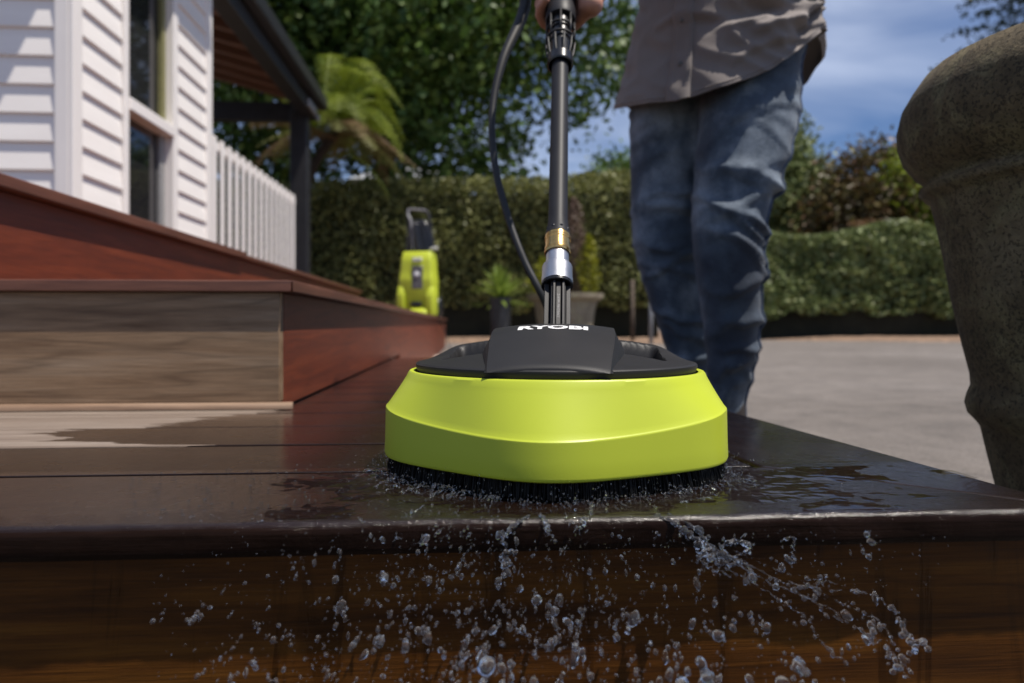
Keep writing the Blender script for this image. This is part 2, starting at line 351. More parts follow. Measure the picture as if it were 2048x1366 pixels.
def stone(name, a, b_, c_, pit=1.0):
    m, nt, b = newmat(name); v = coords(nt)
    n = noise(nt, v, 5, 6, 0.6); f = noise(nt, v, 45, 5, 0.7)
    vo = nt.nodes.new('ShaderNodeTexVoronoi'); vo.inputs['Scale'].default_value = 210; vo.inputs['Randomness'].default_value = 1
    nv = nt.nodes.new('ShaderNodeVectorMath'); nv.operation = 'ADD'
    nt.links.new(v, nv.inputs[0])
    dn = nt.nodes.new('ShaderNodeTexNoise'); dn.inputs['Scale'].default_value = 30; nt.links.new(v, dn.inputs[0])
    sc = nt.nodes.new('ShaderNodeVectorMath'); sc.operation = 'SCALE'; sc.inputs['Scale'].default_value = 0.02; nt.links.new(dn.outputs['Color'], sc.inputs[0])
    nt.links.new(sc.outputs[0], nv.inputs[1]); nt.links.new(nv.outputs[0], vo.inputs['Vector'])
    size = noise(nt, v, 14, 3)
    pn = noise(nt, v, 210, 3, 0.6); pits2 = ramp(nt, mth(nt, 'SUBTRACT', pn, mth(nt, 'MULTIPLY', size, 0.12)), [(0.335, 1.0), (0.37, 0.0)])
    pits = mth(nt, 'LESS_THAN', vo.outputs['Distance'], mth(nt, 'MULTIPLY', ramp(nt, size, [(0.30, 0.1), (0.7, 1.0)]), 0.40))
    c = ramp(nt, n, [(0.3, a), (0.55, b_), (0.75, c_)])
    moss = ramp(nt, noise(nt, v, 11, 5, 0.65, 0.8), [(0.48, 0.0), (0.66, 0.75)])
    c = mixc(nt, moss, c, tuple(q*1.0 for q in (c_[0]*1.05, c_[1]*1.12, c_[2]*0.95)))
    c = mixc(nt, 0.9, c, ramp(nt, f, [(0.25, 0.22), (0.75, 0.72)]), 'OVERLAY')
    pits = mth(nt, 'MAXIMUM', mth(nt, 'MULTIPLY', pits, 0.5), mth(nt, 'MULTIPLY', pits2, 0.6))
    c = mixc(nt, mth(nt, 'MULTIPLY', pits, 0.9*pit), c, tuple(x*0.1 for x in a))
    nt.links.new(c, b.inputs['Base Color']); b.inputs['Roughness'].default_value = 0.9
    h = mth(nt, 'SUBTRACT', mth(nt, 'ADD', mth(nt, 'MULTIPLY', f, 0.7), n), mth(nt, 'MULTIPLY', pits, 0.6*pit))
    bump(nt, b, h, 0.8, 0.006); return m
M['urn'] = stone('pitted_mossy_stone', (0.06, 0.043, 0.022), (0.11, 0.084, 0.045), (0.19, 0.16, 0.10))
M['pot_stone'] = stone('sandstone_pot', (0.22, 0.18, 0.12), (0.30, 0.25, 0.18), (0.36, 0.31, 0.23), 0.3)
M['pot_dark'] = simple('charcoal_pot', (0.035, 0.035, 0.038), 0.6, 0, 0.3, 10, 0.2, 60)
M['lime'] = simple('lime_plastic', (0.46, 0.535, 0.035), 0.42, 0, 0.02, 20, 0.04, 900)
M['black'] = simple('matt_black_plastic', (0.016, 0.0155, 0.016), 0.5, 0, 0.12, 25, 0.06, 900, spec=0.35)
M['blackgloss'] = simple('black_plastic', (0.012, 0.012, 0.013), 0.25, 0, 0.15, 25)
M['bristle'] = simple('black_bristles', (0.004, 0.004, 0.004), 0.5, 0, 0.2, 50, spec=0.2)
M['tubeblack'] = simple('black_coated_tube', (0.020, 0.020, 0.023), 0.5, 0.0, 0.12, 40, 0.03, 600, spec=0.22)
M['rubber'] = simple('black_rubber_hose', (0.012, 0.012, 0.012), 0.5, 0, 0.15, 40)
M['brass'] = simple('yellow_brass', (0.72, 0.47, 0.17), 0.24, 1.0, 0.1, 60, 0.05, 400)
M['alu'] = simple('satin_aluminium', (0.58, 0.58, 0.59), 0.38, 1.0, 0.06, 60, 0.05, 500)
M['print'] = simple('white_print', (0.75, 0.75, 0.75), 0.5, 0, 0.03)
M['greyprint'] = simple('grey_print', (0.10, 0.10, 0.10), 0.5, 0, 0.05)
M['label'] = simple('dark_label', (0.09, 0.085, 0.09), 0.35, 0, 0.6, 28)
M['skin'] = simple('skin', (0.42, 0.20, 0.135), 0.5, 0, 0.12, 30, 0.15, 300)
M['hair'] = simple('brown_hair', (0.05, 0.03, 0.018), 0.6, 0, 0.3, 60, 0.4, 200)
M['shoe'] = simple('dark_leather', (0.03, 0.022, 0.018), 0.5, 0, 0.2, 30)
def water(name='clear_water', tw=1.0):
    m, nt, b = newmat(name)
    n = noise(nt, coords(nt), 60, 2)
    nt.links.new(ramp(nt, n, [(0, (0.96, 0.98, 1.0)), (1, (1, 1, 1))]), b.inputs['Base Color'])
    b.inputs['Roughness'].default_value = 0.02; b.inputs['IOR'].default_value = 1.333; b.inputs['Transmission Weight'].default_value = tw
    return m
def film_mat():
    m, nt, b = newmat('water_film'); fr = nt.nodes.new('ShaderNodeFresnel'); fr.inputs[0].default_value = 1.333
    gl = nt.nodes.new('ShaderNodeBsdfGlossy'); gl.inputs['Roughness'].default_value = 0.03; tr = nt.nodes.new('ShaderNodeBsdfTransparent'); mx_ = nt.nodes.new('ShaderNodeMixShader')
    n = noise(nt, coords(nt), 40, 2); nt.links.new(ramp(nt, n, [(0, (0.93, 0.95, 0.96)), (1, (1, 1, 1))]), tr.inputs[0])
    nt.links.new(fr.outputs[0], mx_.inputs[0]); nt.links.new(tr.outputs[0], mx_.inputs[1]); nt.links.new(gl.outputs[0], mx_.inputs[2]); nt.links.new(mx_.outputs[0], nt.nodes['Material Output'].inputs[0]); return m
M['film'] = film_mat()
M['water'] = water(); M['drops'] = water('aerated_drops', 0.982); M['froth'] = water('frothy_water', 0.978)
def denim():
    m, nt, b = newmat('faded_blue_denim'); v = coords(nt)
    n = noise(nt, v, 7, 5, 0.6); f = noise(nt, coords(nt, 'Object', (1, 1, 2.2)), 260, 2, 0.6)
    c = ramp(nt, n, [(0.34, (0.020, 0.031, 0.052)), (0.5, (0.058, 0.083, 0.118)), (0.64, (0.20, 0.245, 0.30))])
    c = mixc(nt, 0.35, c, ramp(nt, f, [(0.3, 0.25), (0.7, 0.75)]), 'OVERLAY')
    nt.links.new(c, b.inputs['Base Color']); b.inputs['Roughness'].default_value = 0.8; b.inputs['Sheen Weight'].default_value = 0.1
    bump(nt, b, mth(nt, 'ADD', f, mth(nt, 'MULTIPLY', noise(nt, v, 60, 4), 0.8)), 0.3, 0.003); return m
M['denim'] = denim()
M['denim_seam'] = simple('dark_denim_seam', (0.05, 0.075, 0.13), 0.8, 0, 0.5, 90, 0.5, 200)
def shirtm():
    m, nt, b = newmat('grey_brown_cotton'); v = coords(nt)
    n = noise(nt, v, 5, 5, 0.6); f = noise(nt, v, 500, 2, 0.6)
    c = ramp(nt, n, [(0.3, (0.17, 0.145, 0.135)), (0.7, (0.235, 0.205, 0.19))])
    nt.links.new(c, b.inputs['Base Color']); b.inputs['Roughness'].default_value = 0.85; b.inputs['Sheen Weight'].default_value = 0.15
    bump(nt, b, mth(nt, 'ADD', f, mth(nt, 'MULTIPLY', noise(nt, v, 40, 4), 1.0)), 0.25, 0.002); return m
M['shirt'] = shirtm()

# ------------------------------------------------------------------ ground
GZ = -0.17
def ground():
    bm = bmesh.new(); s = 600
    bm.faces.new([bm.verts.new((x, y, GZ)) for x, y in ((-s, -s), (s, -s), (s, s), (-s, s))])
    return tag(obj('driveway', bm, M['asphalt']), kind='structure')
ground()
def strip(name, poly, z, mat, h=0.05):
    """low uneven bed with a real edge"""
    bm = bmesh.new()
    a = [bm.verts.new((x, y, GZ-0.02)) for x, y in poly]; c = [bm.verts.new((x, y, z)) for x, y in poly]
    bm.faces.new(c)
    for i in range(len(a)): bm.faces.new((a[i], a[(i+1) % len(a)], c[(i+1) % len(c)], c[i]))
    bmesh.ops.recalc_face_normals(bm, faces=bm.faces)
    return tag(obj(name, bm, mat), kind='structure')
def bed():
    # front edge line measured along the driveway's far side, rising to the hedges
    e = [G(880, 688, GZ), G(1180, 692, GZ), G(1340, 690, GZ), G(1500, 681, GZ+0.0), G(1760, 684, GZ), G(2080, 687, GZ)]
    nx, ny = 70, 26; V = []; F = []
    x0, x1 = -9.0, 14.0
    for j in range(ny):
        for i in range(nx):
            x = x0 + (x1-x0)*i/(nx-1)
            yf = np.interp(x, [p.x for p in e], [p.y for p in e])
            t = j/(ny-1); y = yf + t*9.0
            z = GZ - 0.03 + min(1, t*6)*0.10 + 0.04*mnoise.noise((x*1.5, y*1.5, 0)) * min(1, t*5)
            V.append((x, y, z))
    for j in range(ny-1):
        for i in range(nx-1): a = j*nx+i; F.append((a, a+1, a+nx+1, a+nx))
    o = obj('garden_bed', pymesh('bed', V, F), M['soil'], smooth=True); return tag(o, kind='structure')
bed()

# ------------------------------------------------------------------ decks
YF = 0.453; XR = 0.438;
def xr(y): return XR-0.085*(y-YF)
YB = [0.607, 0.746, 0.880, 1.012]
TK = 0.022
def prism(name, poly, z0, z1, mat, parent, bevel=0.003, axis='x'):
    cx = sum(p[0] for p in poly)/len(poly); cyy = sum(p[1] for p in poly)/len(poly)
    bm = bmesh.new()
    rot = 0 if axis == 'x' else R(90)
    def loc(p):
        dx, dy = p[0]-cx, p[1]-cyy
        return (dx, dy) if axis == 'x' else (dy, -dx)
    zc = (z0+z1)/2
    a = [bm.verts.new((*loc(p), z0-zc)) for p in poly]; c = [bm.verts.new((*loc(p), z1-zc)) for p in poly]
    bm.faces.new(a[::-1]); bm.faces.new(c)
    for i in range(len(a)): bm.faces.new((a[i], a[(i+1) % len(a)], c[(i+1) % len(c)], c[i]))
    bmesh.ops.recalc_face_normals(bm, faces=bm.faces)
    bmesh.ops.bevel(bm, geom=list(bm.edges), offset=bevel, segments=3, affect='EDGES', profile=0.5)
    return obj(name, bm, mat, parent, True, (cx, cyy, zc), (0, 0, rot))
def smooth_by_angle(o, ang=40):
    o.data.set_sharp_from_angle(angle=R(ang))
    if o.name.startswith(('deck_board', 'nosing_board', 'fascia_board', 'cap_bridge', 'housing')):
        w = o.modifiers.new('normals', 'WEIGHTED_NORMAL'); w.keep_sharp = True
lower = thing('wet_deck', 'dark wet timber deck in the foreground with water running off its front edge', 'deck', (-0.5, 0.46, GZ))
LX = -2.6; g = 0.0028
XI = 0.263
DE = 2.65    # far end of the low deck
def front_board():
    # worn, rounded and slightly ragged along its wet front edge; mitred at the right
    rr = 0.0075; sec = [(YB[0]-0.003, -TK), (YF+0.002, -TK), (YF+0.0004, -TK+0.0025), (YF, -TK+0.005), (YF, -TK+0.010)]
    sec += [(YF+rr-rr*math.cos(t), -rr+rr*math.sin(t)) for t in np.linspace(0, math.pi/2, 8)]
    sec += [(YF+0.014, 0.0), (YF+0.03, 0), (YF+0.07, 0), (YF+0.11, 0), (YB[0]-0.0045, 0), (YB[0]-0.003, -0.0015)]
    n = 420; cx = (LX+XR)/2; cyy = (YF+YB[0])/2; V = []; F = []; m = len(sec)
    ts = [1-(1-i/n)**1.0 for i in range(n+1)]
    for t in ts:
        for y, z in sec:
            xe = XR-0.001+(XI-XR)*(y-YF)/(YB[0]-YF); x = LX+(xe-LX)*t
            k = 1 if y < YF+0.02 else 0.0
            dy = k*(0.0011*mnoise.noise((x*21, z*60, 1))+0.0006*mnoise.noise((x*80, z*90, 2)))
            dz = k*(-0.0009*abs(mnoise.noise((x*34, y*60, 5)))-0.0004*abs(mnoise.noise((x*120, y*90, 6)))) if z > -0.012 else 0
            V.append((x-cx, y+dy-cyy, z+dz))
    for i in range(n):
        for j in range(m): a, b = i*m+j, i*m+(j+1) % m; F.append((a, b, b+m, a+m))
    F.append(tuple(range(m))[::-1]); F.append(tuple(n*m+j for j in range(m)))
    me = pymesh('deck_board', V, F); bm = bmesh.new(); bm.from_mesh(me); bmesh.ops.recalc_face_normals(bm, faces=bm.faces); bm.to_mesh(me); bm.free()
    o = obj('deck_board', me, M['wet_deck'], lower, True, (cx, cyy, 0)); smooth_by_angle(o, 35)
front_board()
XJ = lambda y: XI-0.085*(y-YB[0])
o = prism('deck_board', [(XR, YF+0.002), (xr(DE), DE), (XJ(DE)+0.003, DE), (XI+0.003, YB[0])], -TK, 0, M['wet_deck'], lower, 0.005, 'y'); smooth_by_angle(o)
ys = [0.607, 0.746, 0.880, 1.012]
for i in range(3):
    o = prism('deck_board', [(LX, ys[i]+g), (XJ(ys[i])-0.003, ys[i]+g), (XJ(ys[i+1])-0.003, ys[i+1]-g), (LX, ys[i+1]-g)], -TK, 0.0005*(i % 2), M['wet_deck'], lower, 0.0016); smooth_by_angle(o)
y = 1.012
while y < DE-0.05:
    y2 = min(y+0.135, DE)
    o = prism('deck_board', [(-0.283 if y > 1.05 else LX, y+g), (XJ(y)-0.003, y+g), (XJ(y2)-0.003, y2-g), (-0.283 if y > 1.05 else LX, y2-g)], -TK, 0.0, M['wet_deck'], lower, 0.003); smooth_by_angle(o)
    y = y2
box('joist', (LX, 0.55, -TK-0.07), (XR-0.10, 0.59, -TK-0.002), M['core'], lower)
box('fascia_board', (LX, YF+0.0140, GZ+0.005), (XR-0.020, YF+0.0340, -TK-0.001), M['fascia'], lower, 0.002)
prism('fascia_board', [(XR-0.021, YF+0.0385), (xr(DE)-0.020, DE-0.01), (xr(DE)-0.040, DE-0.01), (XR-0.041, YF+0.0385)], GZ+0.005, -TK-0.001, M['fascia'], lower, 0.002, 'y')
box('fascia_board', (-0.25, DE-0.03, GZ+0.005), (xr(DE)-0.042, DE-0.01, -TK-0.001), M['fascia'], lower, 0.002)

S1 = 0.196; RX = -0.285; RY = 1.060; NT = 0.0175; FAR1 = 8.9
step = thing('deck_step', 'single timber step with a bare cleaned front riser and red stained side', 'step', (-1, 1.06, 0))
box('riser_board', (LX, RY, 0.011), (RX-0.0005, RY+0.022, S1-NT-0.0005), M['raw'], step, 0.0015)
# quarter bead along the foot of the riser
bm = bmesh.new(); prof = [(0, 0)] + [(-0.008*math.cos(t), 0.010*math.sin(t)) for t in np.linspace(0, math.pi/2, 7)]
L2 = (RX+0.02-LX)/2; A = [bm.verts.new((-L2, p[0], p[1])) for p in prof]; B = [bm.verts.new((L2, p[0], p[1])) for p in prof]
bm.faces.new(A); bm.faces.new(B[::-1])
for i in range(len(A)): bm.faces.new((A[i], B[i], B[(i+1) % len(B)], A[(i+1) % len(A)]))
bmesh.ops.recalc_face_normals(bm, faces=bm.faces)
o = obj('bead', bm, M['bead'], step, True, ((LX+RX+0.02)/2, RY-0.0005, 0.0012)); smooth_by_angle(o)
box('riser_board', (RX-0.022, RY+0.0235, 0.002), (RX, 2.9, S1-NT-0.0005), M['stain'], step, 0.0015, 'y')
box('riser_board', (RX-0.022, 2.902, GZ+0.004), (RX, 5.4, S1-NT-0.0005), M['stain'], step, 0.0015, 'y')
box('riser_board', (RX-0.022, 5.402, GZ+0.004), (RX, FAR1-0.02, S1-NT-0.0005), M['stain'], step, 0.0015, 'y')
NX = RX+0.022; NY = RY-0.0115
o = prism('nosing_board', [(LX, NY), (NX-0.002, NY), (NX-0.14, NY+0.14), (LX, NY+0.14)], S1-NT, S1, M['nosing'], step, 0.002); smooth_by_angle(o)
o = prism('nosing_board', [(NX, NY+0.002), (NX, 4.1), (NX-0.138, 4.1), (NX-0.138, NY+0.142)], S1-NT, S1, M['nosing'], step, 0.002, 'y'); smooth_by_angle(o)
o = prism('nosing_board', [(NX, 4.103), (NX, FAR1), (NX-0.138, FAR1), (NX-0.138, 4.103)], S1-NT, S1, M['nosing'], step, 0.002, 'y'); smooth_by_angle(o)
for i in range(4):
    x1 = NX-0.142-i*0.14
    box('deck_board', (x1-0.136, NY+0.145, S1-NT), (x1, FAR1, S1-0.001), M['nosing'], step, 0.002, 'y')
for i in range(12):
    x1 = NX-0.142-(4+i)*0.14
    box('deck_board', (x1-0.136, 5.1, S1-NT), (x1, FAR1, S1-0.001), M['nosing'], step, 0.002, 'y')
S2 = 0.376; X2 = -0.765
up = thing('upper_deck', 'red stained upper deck edge running back beside the white house', 'deck', (-1.4, 2.5, S1))
box('riser_board', (X2-0.042, 1.10, S1+0.001), (X2-0.022, 3.4, S2-0.021), M['stain'], up, 0.0015, 'y')
box('riser_board', (X2-0.042, 3.402, S1+0.001), (X2-0.022, 5.04, S2-0.021), M['stain'], up, 0.0015, 'y')
box('nosing_board', (X2-0.14, 1.08, S2-0.02), (X2, 2.42, S2+0.003), M['nosing'], up, 0.003, 'y')
box('nosing_board', (X2-0.14, 2.425, S2-0.02), (X2-0.004, 5.06, S2-0.004), M['nosing'], up, 0.003, 'y')
for i in range(10):
    x1 = X2-0.143-i*0.14
    box('deck_board', (x1-0.136, 1.08, S2-0.02), (x1, 5.06, S2), M['nosing'], up, 0.002, 'y')
# paving beyond the low deck
pv = obj('paving', bm_box(1.3, 3.4, 0.06), M['paver'], None, False, (0.33, 4.55, GZ-0.022)); tag(pv, kind='structure')
pav = None
for r in range(26):
    for c in range(5):
        if pav is None:
            pav = bm_box(0.235, 0.115, 0.05, 0.006, 1); me = bpy.data.meshes.new('paver'); pav.to_mesh(me); pav.free(); me.materials.append(M['paver'])
        o = bpy.data.objects.new('paver', me); COL.objects.link(o)
        o.location = (-0.20+c*0.245+(r % 2)*0.12, 3.05+r*0.124, GZ+0.002+random.uniform(-.003, .003)); o.rotation_euler = (0, 0, R(random.uniform(-2, 2))); setparent(o, pv)

# ------------------------------------------------------------------ house
HX = -2.045; HYF = 3.655; HYB = 5.52; HZ0 = S2+0.004; HZ1 = 3.26; EXP = 0.146
house = thing('weatherboard_house', 'white weatherboard house corner with a tall dark window', 'house', (HX, HYF, S2))
def wboard(length):
    """one lapped weatherboard: wedge section, local x along the board, y = outwards (-y out)"""
    bm = bmesh.new(); h = EXP+0.022
    pr = [(0.0, -h/2), (-0.026, -h/2), (-0.030, -h/2+0.005), (-0.010, h/2), (0.0, h/2)]
    A = [bm.verts.new((-length/2, p[0], p[1])) for p in pr]; B = [bm.verts.new((length/2, p[0], p[1])) for p in pr]
    bm.faces.new(A); bm.faces.new(B[::-1])
    for i in range(len(A)): bm.faces.new((A[i], B[i], B[(i+1) % 5], A[(i+1) % 5]))
    bmesh.ops.recalc_face_normals(bm, faces=bm.faces)
    me = bpy.data.meshes.new('weatherboard'); bm.to_mesh(me); bm.free(); me.materials.append(M['white']); return me
def boards(me, cx, cyy, rz):
    k = 0; z = HZ0-0.04
    while z < HZ1-0.1:
        o = bpy.data.objects.new('weatherboard', me); COL.objects.link(o)
        o.location = (cx, cyy, z+EXP/2); o.rotation_euler = (0, 0, rz); setparent(o, house); z += EXP
WY0, WY1 = 4.20, 4.81        # window opening in the side wall
CB = 0.055
boards(wboard(3.2-CB), HX-CB-(3.2-CB)/2-0.0, HYF, 0)
boards(wboard(WY0-0.05-HYF-CB-0.01), HX, (HYF+CB+WY0-0.06)/2, R(90))
boards(wboard(HYB-0.1-WY1-0.085), HX, (WY1+0.085+HYB-0.1)/2, R(90))
box('wall_core', (HX-3.2, HYF+0.004, HZ0-0.1), (HX-0.3, HYB-0.02, HZ1), M['white'], house, 0)
box('wall_core', (HX-0.3, HYF+0.004, HZ0-0.1), (HX-0.004, WY0-0.06, HZ1), M['white'], house, 0)
box('wall_core', (HX-0.3, WY1+0.08, HZ0-0.1), (HX-0.004, HYB-0.02, HZ1), M['white'], house, 0)
box('corner_board', (HX-CB, HYF-0.036, HZ0-0.05), (HX+0.012, HYF-0.012, HZ1), M['white'], house, 0.003, 'z')
box('corner_board', (HX+0.013, HYF-0.034, HZ0-0.05), (HX+0.036, HYF+CB, HZ1), M['white'], house, 0.003, 'z')
box('corner_board', (HX+0.006, HYB-0.1, HZ0-0.05), (HX+0.036, HYB+0.01, HZ1), M['white'], house, 0.003, 'z')
win = box('window', (HX-0.06, WY0-0.055, HZ0-0.05), (HX+0.038, WY0, HZ1), M['white'], house, 0.004, 'z')
box('frame', (HX-0.06, WY1, HZ0-0.05), (HX+0.038, WY1+0.08, HZ1), M['white'], win, 0.004, 'z')
ZS = 1.45
box('rail', (HX-0.055, WY0+0.001, ZS-0.045), (HX+0.05, WY1-0.001, ZS+0.03), M['white'], win, 0.006, 'y')
box('sash', (HX-0.05, WY1-0.05, ZS+0.031), (HX-0.012, WY1-0.001, HZ1), simple('olive_trim', (0.22, 0.21, 0.09), 0.5), win, 0.003, 'z')
box('sash', (HX-0.05, WY1-0.07, HZ0-0.04), (HX-0.02, WY1-0.001, ZS-0.046), simple('grey_trim', (0.25, 0.25, 0.25), 0.5), win, 0.003, 'z')
box('pane', (HX-0.05, WY0+0.001, ZS+0.031), (HX-0.042, WY1-0.051, HZ1), M['glass'], win, 0, 'y')
box('pane', (HX-0.05, WY0+0.001, HZ0-0.04), (HX-0.042, WY1-0.071, ZS-0.046), M['glass'], win, 0, 'y')
EX = HX+0.30; EZ = 3.27
rf = box('roof', (HX-3.4, HYF-0.80, EZ), (EX, HYB+0.1, EZ+0.10), M['white'], house, 0.004)
box('gutter', (EX+0.001, HYF-0.80, EZ+0.005), (EX+0.11, HYB-0.2, EZ+0.11), M['pergola'], rf, 0.01, 'y')

# ------------------------------------------------------------------ picket fence
fence = thing('picket_fence', 'white painted picket fence between the house and the dark post', 'fence', (HX, 6.8, S1))
pk = bm_box(0.019, 0.070, 1.42, 0.004, 1); pme = bpy.data.meshes.new('picket'); pk.to_mesh(pme); pk.free(); pme.materials.append(M['white'])
y = HYB+0.09
while y < 8.22:
    o = bpy.data.objects.new('picket', pme); COL.objects.link(o); o.location = (HX+0.02, y, S1+0.02+0.71+random.uniform(-.004, .004)); setparent(o, fence)
    y += 0.178
for z in (0.42, 1.35): box('rail', (HX-0.04, HYB+0.02, S1+z), (HX+0.009, 8.24, S1+z+0.07), M['white'], fence, 0.003, 'y')

# ------------------------------------------------------------------ pergola
per = thing('pergola', 'dark painted pergola with brown rafters beside the white house', 'pergola', (-2.2, 9, S1))
PY = 9.0
box('post', (-2.27, PY-0.1, GZ), (-2.05, PY+0.1, 2.95), M['pergola'], per, 0.012, 'z')
box('beam', (-2.14, 5.4, 2.80), (-1.97, PY+0.12, 3.10), M['pergola'], per, 0.01, 'y')
gt = box('gutter', (-1.968, 5.4, 2.96), (-1.85, PY+0.2, 3.12), M['pergola'], per, 0.02, 'y')
box('bracket', (-1.966, PY-0.5, 2.80), (-1.93, PY-0.1, 2.90), M['metal'], gt, 0.01, 'y')
box('bracket', (-1.966, PY+0.0, 2.78), (-1.93, PY+0.11, 2.86), M['metal'], gt, 0.01, 'y')
box('cross_beam', (-5.8, PY-0.07, 2.74), (-2.28, PY+0.07, 2.98), M['pergola'], per, 0.01)
for i in range(9):
    yy = 5.75+i*0.40
    bm = bm_box(3.6, 0.09, 0.19, 0.006, 1)
    obj('rafter', bm, M['rafter'], per, False, (-2.2-1.74, yy, 3.08+0.48), (0, R(15), 0))
bm = bm_box(3.8, 3.6, 0.03, 0.003, 1); obj('roof_sheet', bm, M['core'], per, False, (-2.2-1.74, 7.3, 3.08+0.63), (0, R(15), 0))

# ------------------------------------------------------------------ greenery
def blob_points(n, c, r, shell=0.5, cut=None):
    """points in an ellipsoid, biased to its skin"""
    d = RNG.normal(size=(n, 3)); d /= np.linalg.norm(d, axis=1)[:, None]
    q = 1 - (1-shell)*RNG.random(n)**1.6
    return np.array(c) + d*np.array(r)*q[:, None]
def clumps(centers, rad, per, sq=0.75):
    """small puffs of leaf centres round clump centres"""
    out = []
    for c in centers:
        k = max(4, int(per*random.uniform(0.6, 1.4))); r = rad*random.uniform(0.6, 1.3)
        d = RNG.normal(size=(k, 3))*r*0.5; d[:, 2] *= sq; out.append(np.asarray(c)+d)
    return np.concatenate(out)
def trunk_mesh(base, top, r0, r1, limbs):
    bm = bmesh.new(); base = Vector(base); top = Vector(top)
    pts = spline([base, base.lerp(top, 0.35)+Vector((0.05, 0.03, 0)), base.lerp(top, 0.7)+Vector((-0.06, 0, 0)), top], 5)
    n = len(pts); tube(bm, pts, [r0+(r1-r0)*i/(n-1) for i in range(n)], 10)
    for t, tip, r in limbs:
        s = pts[int(t*(n-1))]; tip = Vector(tip); mid = s.lerp(tip, 0.5)+Vector((0, 0, 0.12*(tip-s).length))
        q = spline([s, mid, tip], 6); tube(bm, q, [r*(1-0.85*i/(len(q)-1)) for i in range(len(q))], 7)
    return bm
def tree(name, label, cat, base, height, crown_c, crown_r, nclump, per, leaf, mat, r0=0.15, clump=0.4, shell=0.45, holes=None, group=None):
    t = thing(name, label, cat, base, 0, group)
    cc = blob_points(nclump, crown_c, crown_r, shell)
    if holes is not None: cc = np.array([p for p in cc if holes(p)])
    limbs = [(random.uniform(0.4, 0.95), cc[random.randrange(len(cc))], r0*0.45) for _ in range(14)]
    obj('trunk', trunk_mesh(base, (crown_c[0], crown_c[1], crown_c[2]+crown_r[2]*0.4), r0, r0*0.25, limbs), M['bark'], t, True)
    pts = clumps(cc, clump, per)
    o = obj('crown', leaves('crown', pts, leaf), mat, t); tag(o, kind='stuff'); return t

# big broad-leaved tree over the hedge
TC = P(800, 60, 14.0)
def tree_holes(p):
    v = mnoise.noise((p[0]*0.55, p[1]*0.55, p[2]*0.55+3.1))
    right = (p[0]-TC.x)/4.2
    low = (3.9-p[2])
    return v > -0.40 + 0.42*max(0, right) + (0.5 if (right > 0.45 and p[2] < 3.7+0.5*right) else 0)
tree('shade_tree', 'large dark broad-leaved tree above the hedge behind the lance', 'tree', (TC.x-0.4, TC.y+0.3, GZ), 9,
     (TC.x-0.2, TC.y, 6.6), (5.4, 3.0, 3.9), 1500, 50, 0.19, M['tree_leaf'], 0.26, 0.62, 0.25, tree_holes)

